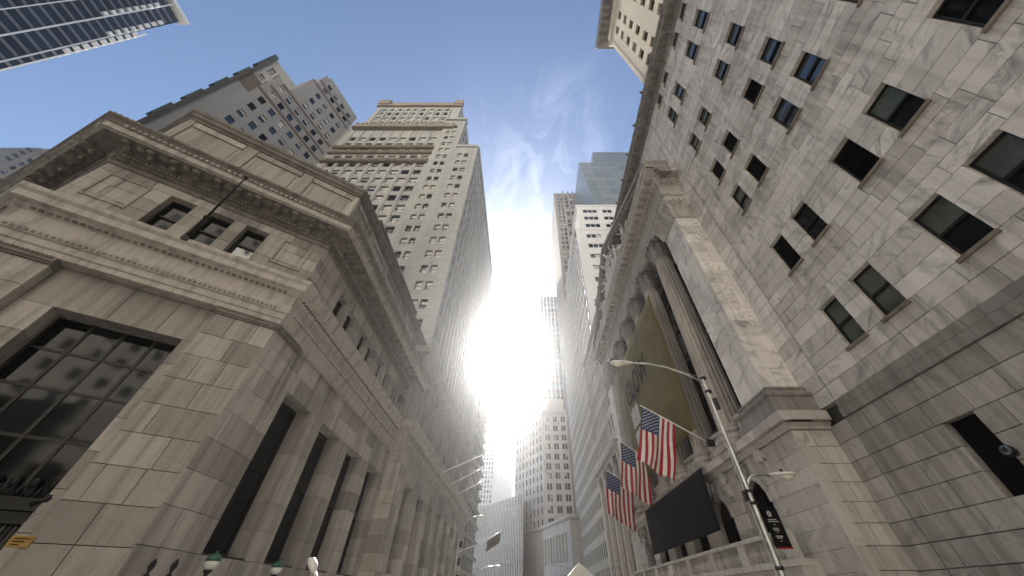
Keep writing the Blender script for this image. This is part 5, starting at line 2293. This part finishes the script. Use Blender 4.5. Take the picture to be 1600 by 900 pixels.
# brown office tower
bt = thing('brown_office_tower', 'brown office tower with pale piers behind the white stepped block', 'building', (26, 110, GZ))
BY = 102.0
FBT = Fr(0, BY, 0, -1)
br_rows = [(z - 1.1, z + 1.1) for z in [1.571 * BY - 3.6 * k for k in range(-2, 26)]]
bcols = [(17.0, 18.2), (19.0, 20.2)] + [(21.3 + 2.75 * i, 22.9 + 2.75 * i) for i in range(5)]
grid_facade(bt, FBT, 15.4, 36, 60, 173.5, bcols, br_rows, .3, M_TWRB, seed=131, wts=(5, 3, 3, 2, 2), min_area=14)
for i in range(6):
    q = MB()
    u = 20.75 + 2.75 * i
    q.box(FBT, u - .4, u + .4, 0.001, .5, 60, 175)
    q.build('pier', M_TWR, bt)
q = MB()
q.xyz(15.45, 36, BY + .4, 130, GZ, 173.4)
q.build('inner_mass', M_TWRB, bt)

# pale green glass tower
gg = thing('pale_glass_tower', 'tall pale green glass tower with reflections above the temple roof', 'building', (38, 95, GZ))
GY = 78.0
GGA = Fr(0, GY, 0, -1)
kg = NT('pale_green_glass')
pg_ = kg.pos()
kg.bump(kg.noise(kg.scale(pg_, (.12, .12, .35)), 1.0, 3, .5, .4), .5, 1.2)
M_PGL = kg.out(kg.mix(kg.rnd(), (0.34, 0.35, 0.31), (0.46, 0.46, 0.40)), .22, .45)
M_CGL = plain('tower_glass_frame', (0.30, 0.34, 0.33), .35, .4)
q = MB()
prof = []
for k in range(25):
    z = 162.6 * k / 24
    t = max(0.0, (z - 80) / 82)
    prof.append((z, 27.6 + 1.6 * math.sin(t * 4.2) * (t > 0)))
for (za, xa), (zb, xb) in zip(prof, prof[1:]):
    q.hexa([(xa, GY, za), (55, GY, za), (55, GY + 30, za), (xa, GY + 30, za), (xb, GY, zb), (55, GY, zb), (55, GY + 30, zb), (xb, GY + 30, zb)])
q.build('curved_shell', M_CGL, gg)
for k in range(22):
    z = 80 + 3.75 * k
    t = max(0.0, (z - 80) / 82)
    x0 = 27.7 + 1.6 * math.sin(t * 4.2)
    for i in range(6):
        a, b_ = x0 + .1 + (54.5 - x0) * i / 6, x0 + (54.5 - x0) * (i + 1) / 6
        p = MB()
        p.box(GGA, a, b_ - .05, .01, .08, z + .08, z + 3.6)
        p.build('glass_panel', M_PGL, gg)
q = MB()
q.box(GGA, 34, 55, -26, -1, 162.7, 172)
q.box(GGA, 36, 55, -22, -3, 172.1, 181)
q.build('roof_screen', M_PGL, gg)

# blue glass tower at the bend of the street
bd = Vector((-10.8, 25.6)).normalized()
bl = thing('blue_glass_tower', 'blue glass tower with white mullions right of the sun', 'building', (14, 165, GZ))
FB1 = Fr(7.65, 150, 0, -1)
FB2 = Fr(7.65 + bd.x * 28, 150 + bd.y * 28, -bd.y, bd.x)      # faces the street, u from far end
q = MB()
c0, c1 = Vector((7.65, 150)), Vector((7.65, 150)) + bd * 28
prism(q, [(7.65, 150.2), (24, 150.2), (24, 180), (c1.x + 12, 180), (c1.x + .2, c1.y)], GZ, 136)
q.build('inner_mass', M_GLD, bl)
M_BLG = glass('blue_glass', (0.07, 0.13, 0.19), .12, 1.6, .4)
for fr, L, n in ((FB1, 16.2, 8), (FB2, 28, 12)):
    for i in range(n + 1):
        q = MB()
        u = L * i / n
        q.box(fr, u - .16, u + .16, -.05, .35, GZ, 136.3)
        q.build('mullion', M_POLEW, bl)
    for k in range(38):
        z = GZ + 3.6 * k
        q = MB()
        q.box(fr, .1, L - .1, -.1, .1, z + .9, z + 3.55)
        q.build('glass_band', M_BLG, bl)

# ivory corner building
iv = thing('ivory_corner_block', 'ivory stone office block at the bend of the street, below the blue tower', 'building', (8, 145, GZ))
c0 = Vector((6.4, 138))
vd = Vector((-12, 19)).normalized()
F1 = Fr(6.4, 138, 0, -1)
F2 = Fr(c0.x + vd.x * 22, c0.y + vd.y * 22, -vd.y, vd.x)
rws = [(z * 138 - 1.1, z * 138 + 1.1) for z in (.403, .376, .350, .325, .298, .273, .250, .224, .198, .172, .146)]
grid_facade(iv, F1, 0, 12, GZ, 58, [(.9, 1.7), (1.9, 2.7), (4.2, 5.0), (5.2, 6.0), (7.5, 8.3), (8.5, 9.3)], rws, .3, M_IVORY, seed=141, wts=(6, 2, 1, 0, 1), min_area=12, rail=False)
grid_facade(iv, F2, 0, 22, GZ, 58, [(1 + 2.6 * i, 2.1 + 2.6 * i) for i in range(8)], rws, .3, M_IVORY, 'street_wall', seed=142, wts=(6, 2, 1, 0, 1), min_area=12, rail=False)
q = MB()
prism(q, [(6.6, 138.5), (18.4, 138.5), (18.4, 165), (c0.x + vd.x * 22 + 1, c0.y + vd.y * 22)], GZ, 58)
prism(q, [(8.5, 141), (16, 141), (16, 160), (4, 160)], 58.01, 66)
q.build('inner_mass', M_IVORY, iv)
for z in (57.9, 17.8):
    q = MB()
    q.sweep([c0 + Vector((12, 0)), c0, c0 + vd * 22], [(-.3, z), (.1, z), (.7, z + .5), (.7, z + 1.1), (-.3, z + 1.2)])
    q.build('cornice', M_IVORY, iv)
# low bank block in front of it
lb = thing('low_columned_block', 'low pale block with a row of tall windows below the ivory building', 'building', (8, 112, GZ))
l0, l1 = Vector((10.9, 103)), Vector((4.7, 121))
ld = (l1 - l0).normalized()
FL = Fr(l1.x, l1.y, -ld.y, ld.x)
LL = (l1 - l0).length
grid_facade(lb, FL, 0, LL, GZ, 15.6, [(.8 + 2.1 * i, 2.1 + 2.1 * i) for i in range(8)], [(1.0, 5.0), (7.4, 13.2)], .5, M_IVORY, seed=151, wts=(6, 2, 0, 0, 0), min_area=12, rail=False)
q = MB()
prism(q, [(11.2, 103.2), (20, 103.2), (20, 121), (5.3, 121)], GZ, 15.5)
q.sweep([l0 + Vector((6, 0)), l0, l1], [(-.4, 15.62), (.1, 15.62), (.6, 16.0), (.6, 16.6), (-.4, 16.7)])
q.build('inner_mass', M_IVORY, lb)
# blue ribbed glass block across the end of the street
sb = thing('ribbed_glass_block', 'low blue glass block with close white ribs across the street end', 'building', (-12, 152, GZ))
s0, s1 = Vector((-1.6, 138)), Vector((-21, 165))
sd = (s1 - s0).normalized()
FSB = Fr(s1.x, s1.y, -sd.y, sd.x)
LS = (s1 - s0).length
q = MB()
prism(q, [(s0.x, s0.y + .3), (s0.x + .5, 180), (s1.x, 180), (s1.x, s1.y + .3)], GZ, 28.6)
q.build('inner_mass', M_GLD, sb)
for i in range(34):
    q = MB()
    u = LS * i / 33
    q.box(FSB, u - .09, u + .09, -.1, .3, GZ, 29)
    q.build('rib', M_POLEW, sb)
for k in range(8):
    q = MB()
    q.box(FSB, 0, LS, -.25, .05, GZ + 3.8 * k + .9, GZ + 3.8 * k + 3.75)
    q.build('glass_band', M_BLG, sb)

# slender white tower in the middle distance
wt_ = thing('slender_white_tower', 'slender pale stone tower far down the street below the sun', 'building', (-34, 330, GZ))
F3 = Fr(0, 318, 0, -1)
wr_ = [(z - 1.2, z + 1.2) for z in [103.5 - 3.6 * k for k in range(-7, 24)]]
grid_facade(wt_, F3, -40.2, -29, GZ, 137, [(-38.8 + 2.5 * i, -37.6 + 2.5 * i) for i in range(4)], wr_, .4, M_WHITE, seed=161, wts=(6, 3, 1, 0, 0), min_area=9, rail=False)
q = MB()
q.xyz(-40, -24.5, 318.6, 345, GZ, 136.5)
q.xyz(-38, -26, 319, 343, 136.51, 143)
q.xyz(-36, -28, 321, 340, 143.01, 147)
q.xyz(-24.4, -13.5, 320, 345, GZ, 118)
q.xyz(-29, -24, 317, 318.5, GZ, 139)
q.build('inner_mass', M_WHITE, wt_)
for i in range(4):
    q = MB()
    q.box(F3, -40 + i * 3.5, -39.2 + i * 3.5, .01, .6, 100, 139)
    q.build('pier', M_WHITE, wt_)

# ================================================================== left side of the street, small things
for i, (bs, tp) in enumerate((((-9.7, 41.0, 10.5), (-5.24, 41.0, 12.34)), ((-9.7, 46.5, 10.55), (-5.9, 46.5, 12.4)), ((-9.7, 51.4, 10.5), (-6.14, 51.4, 12.13)))):
    q = MB()
    q.tube([bs, Vector(bs).lerp(Vector(tp), .5), tp], [.09, .08, .06], 8)
    q.ball(tp, .11, 8, 6)
    m_ = Vector(bs).lerp(Vector(tp), .45)
    q.tube([m_ + Vector((0, 0, -.1)), m_ + Vector((-.5, 0, .55))], .035, 6)
    o = q.build('bare_pole', M_POLEW)
    tag(o, ['nearest of three bare white flagpoles jutting from the tower base', 'middle of three bare white flagpoles jutting from the tower base',
            'farthest of three bare white flagpoles jutting from the tower base'][i], 'flagpole', 'bare flagpoles on the tower base')
    q = MB()
    q.tube([m_, (bs[0] + .1, bs[1] - 1.2, bs[2] - 1.6)], .02, 5)
    q.tube([m_, (bs[0] + .1, bs[1] + 1.2, bs[2] - 1.6)], .02, 5)
    q.build('stay_wire', M_STEEL, o)
# lamp post by the tower base with a raking arm
lp = thing('tall_lamp_post', 'slim pale lamp post with a long raking arm beside the tower base', 'lamp', (-8.5, 51.2, GZ))
q = MB()
q.tube([(-8.5, 51.2, GZ), (-8.5, 51.2, 5.8)], [.14, .1], 10)
q.build('pole', M_STEEL, lp)
q = MB()
q.tube([(-8.5, 51.2, 5.6), (-7.7, 51.2, 7.6), (-6.9, 51.2, 9.6), (-5.9, 51.2, 11.2)], [.08, .07, .05, .04], 8)
q.build('raking_arm', M_STEEL, lp)
q = MB()
q.tube([(-7.7, 51.2, 7.55), (-7.1, 51.2, 8.0), (-6.5, 51.2, 8.1)], .045, 8)
q.build('lamp_arm', M_STEEL, lp)
cobra(-6.6, 51.2, 8.1, 1, lp)
for i, (z, r_) in enumerate(((4.9, .2), (3.2, .22), (1.6, .25))):
    q = MB()
    q.xyz(-8.35, -8.0, 51.0, 51.35, z, z + r_ * 3)
    q.build('signal_box', M_BRZ, lp)
# brown flag on a short staff
bf = thing('brown_flag', 'plain brown flag on a slanted staff low over the street', 'flag', (-7.5, 60, 6))
q = MB()
q.tube([(-9.9, 60, 5.2), (-6.0, 60, 6.5), (-3.9, 60, 7.65)], [.06, .05, .04], 8)
q.build('staff', M_POLEW, bf)
q = MB()
N_ = 14
for i in range(N_ + 1):
    for j in range(9):
        a, f = i / N_, j / 8
        p = Vector((-5.9, 60, 6.45)).lerp(Vector((-4.0, 60, 7.55)), a)
        q.v.append(p + Vector((.05 * math.sin(f * 4), .12 * math.sin(a * 7 + f * 2) * f, -1.25 * f)))
for i in range(N_):
    for j in range(8):
        k = i * 9 + j
        q.face((k, k + 1, k + 10, k + 9), 0, True)
fc_ = q.build('cloth', M_BROWN, bf)
fc_.modifiers.new('thickness', 'SOLIDIFY').thickness = .008
# two further lamps over the roadway
for i, (x, y, z, s, lab) in enumerate(((-5.2, 70, 4.35, 1, 'small cobra street lamp reaching from the left over the far roadway'),
                                       (4.5, 70, 4.42, -1, 'small cobra street lamp reaching from the right over the far roadway'))):
    L = thing('far_street_lamp', lab, 'lamp', (x - s * 3, y, GZ), 'far street lamps')
    q = MB()
    q.tube([(x - s * 3.2, y, GZ), (x - s * 3.2, y, 3.6)], [.11, .08], 8)
    q.build('pole', M_STEEL, L)
    q = MB()
    q.tube([(x - s * 3.2, y, 3.5), (x - s * 2.4, y, 3.95), (x - s * 1.2, y, 4.25), (x, y, z)], .05, 8)
    q.build('arm', M_STEEL, L)
    cobra(x - s * .1, y, z, s, L)
# white tent roof at the bottom of the frame
tn = thing('white_tent', 'white peaked tent roof in the street at the bottom edge', 'tent', (3.0, 25, GZ))
q = MB()
b = q.add([(1.9, 23.9, .75), (4.1, 23.9, .75), (4.1, 26.1, .75), (1.9, 26.1, .75), (3.0, 25, 1.72)])
for f_ in ((0, 1, 4), (1, 2, 4), (2, 3, 4), (3, 0, 4)):
    q.face([b + i for i in f_])
rf = q.build('roof', M_WHT, tn)
rf.modifiers.new('thickness', 'SOLIDIFY').thickness = .02
for (x, y) in ((1.95, 23.95), (4.05, 23.95), (4.05, 26.05), (1.95, 26.05)):
    q = MB()
    q.tube([(x, y, GZ), (x, y, .74)], .03, 8)
    q.build('leg', M_STEEL, tn)

# ================================================================== columned hall across the crossing, behind the viewpoint
# (it stands in the sun and is mirrored in the bank's door and windows)
hall = thing('columned_hall', 'pale columned hall with a low pediment standing across the crossing', 'building', (0, -34, GZ))
HY = -30.0
FH = Fr(0, HY, 0, 1)                          # faces the street, u = -X
M_HALL = ashlar('pale_hall_stone', (0.62, 0.585, 0.52), (0.54, 0.505, 0.45), (0.25, 0.22, 0.18), 0.3)
for k in range(12):
    q = MB()
    q.box(FH, -15, 15, -3, 3.5 - k * .3, GZ + .15 * k, GZ + .15 * (k + 1) - .002)
    q.build('step', M_HALL, hall)
q = MB()
q.box(FH, -15.5, 15.5, -24, -3.01, GZ, 14.5)
for u in (-16.5, 14.1):
    q.box(FH, u, u + 1.4, -3, 3.5, GZ, .6)
q.build('wall', M_HALL, hall)
for i in range(8):
    q = MB()
    u = -13.3 + 3.8 * i
    p_ = FH.P(u, -1.2, 0)
    q.lathe([(.95, .1), (.93, 2), (.78, 9.4), (.85, 9.5), (1.1, 9.9), (1.1, 10.0)], (p_.x, p_.y, 0), 20)
    q.box(FH, u - 1.15, u + 1.15, -2.35, -.05, 10.0, 10.4)
    q.build('column', M_HALL, hall)
q = MB()
q.box(FH, -15.2, 15.2, -3, -.2, 10.41, 12.6)
q.box(FH, -15.6, 15.6, -3, .3, 12.61, 13.3)
P = FH.P
b = q.add([P(-15.6, .3, 13.31), P(15.6, .3, 13.31), P(0, .3, 17.0), P(-15.6, -20, 13.31), P(15.6, -20, 13.31), P(0, -20, 17.0)])
for f_ in ((0, 1, 2), (5, 4, 3), (0, 3, 4, 1), (1, 4, 5, 2), (2, 5, 3, 0)):
    q.face([b + i for i in f_])
q.build('pediment', M_HALL, hall)

# unseen towers behind the crossing, added to bounce sunlight onto the shaded facades
M_SUNST = bricked('pale_tower_stone', (0.68, 0.645, 0.58), (0.64, 0.605, 0.545), (0.5, 0.47, 0.42), 0.5, 0.2)
for (nm, lab, x0, x1, y0, y1, h) in (
        ('cream_bounce_tower', 'unseen tall cream tower added to bounce sunlight, behind the marble block', 10.5, 46, -62, -24, 165),
        ('pale_bounce_tower', 'unseen tall pale tower added to bounce sunlight, across the cross street', -72, -19, -72, -27, 200),
        ('broad_bounce_tower', 'unseen broad pale tower added to bounce sunlight, behind the columned hall', -34, 34, -112, -78, 225)):
    t_ = thing(nm, lab, 'building', ((x0 + x1) / 2, (y0 + y1) / 2, GZ))
    fr = Fr(0, y1, 0, 1)
    n = int((x1 - x0) / 4.2)
    st_ = (x1 - x0) / n
    q = MB()
    w_ = MB()
    for i in range(n):
        a = -x1 + i * st_
        q.box(fr, a, a + st_ * .62, -.6, .0, GZ, h)
        for k in range(int(h / 4.5)):
            z = GZ + 4.5 * k
            q.box(fr, a + st_ * .62, a + st_, -.6, -.15, z, z + 2.2)
            w_.box(fr, a + st_ * .62, a + st_, -.6, -.5, z + 2.2, z + 4.5)
    q.xyz(x0, x1, y0, y1 - .62, GZ, h)
    q.build('wall', M_SUNST, t_)
    w_.build('distant_windows', M_GLB, t_, 'stuff')

# ================================================================== hazy winter air
hz = MB()
hz.xyz(-330, 140, -80, 420, GZ - 1.3, 212)
kz = bpy.data.materials.new('hazy_air')
kz.use_nodes = True
kz.node_tree.nodes.clear()
vo = kz.node_tree.nodes.new('ShaderNodeVolumePrincipled')
vo.inputs['Color'].default_value = (0.95, 0.96, 1.0, 1)
vo.inputs['Density'].default_value = 0.0003
vo.inputs['Anisotropy'].default_value = 0.88
ou = kz.node_tree.nodes.new('ShaderNodeOutputMaterial')
kz.node_tree.links.new(vo.outputs[0], ou.inputs['Volume'])
ho = hz.build('haze', kz)
ho['kind'] = 'stuff'
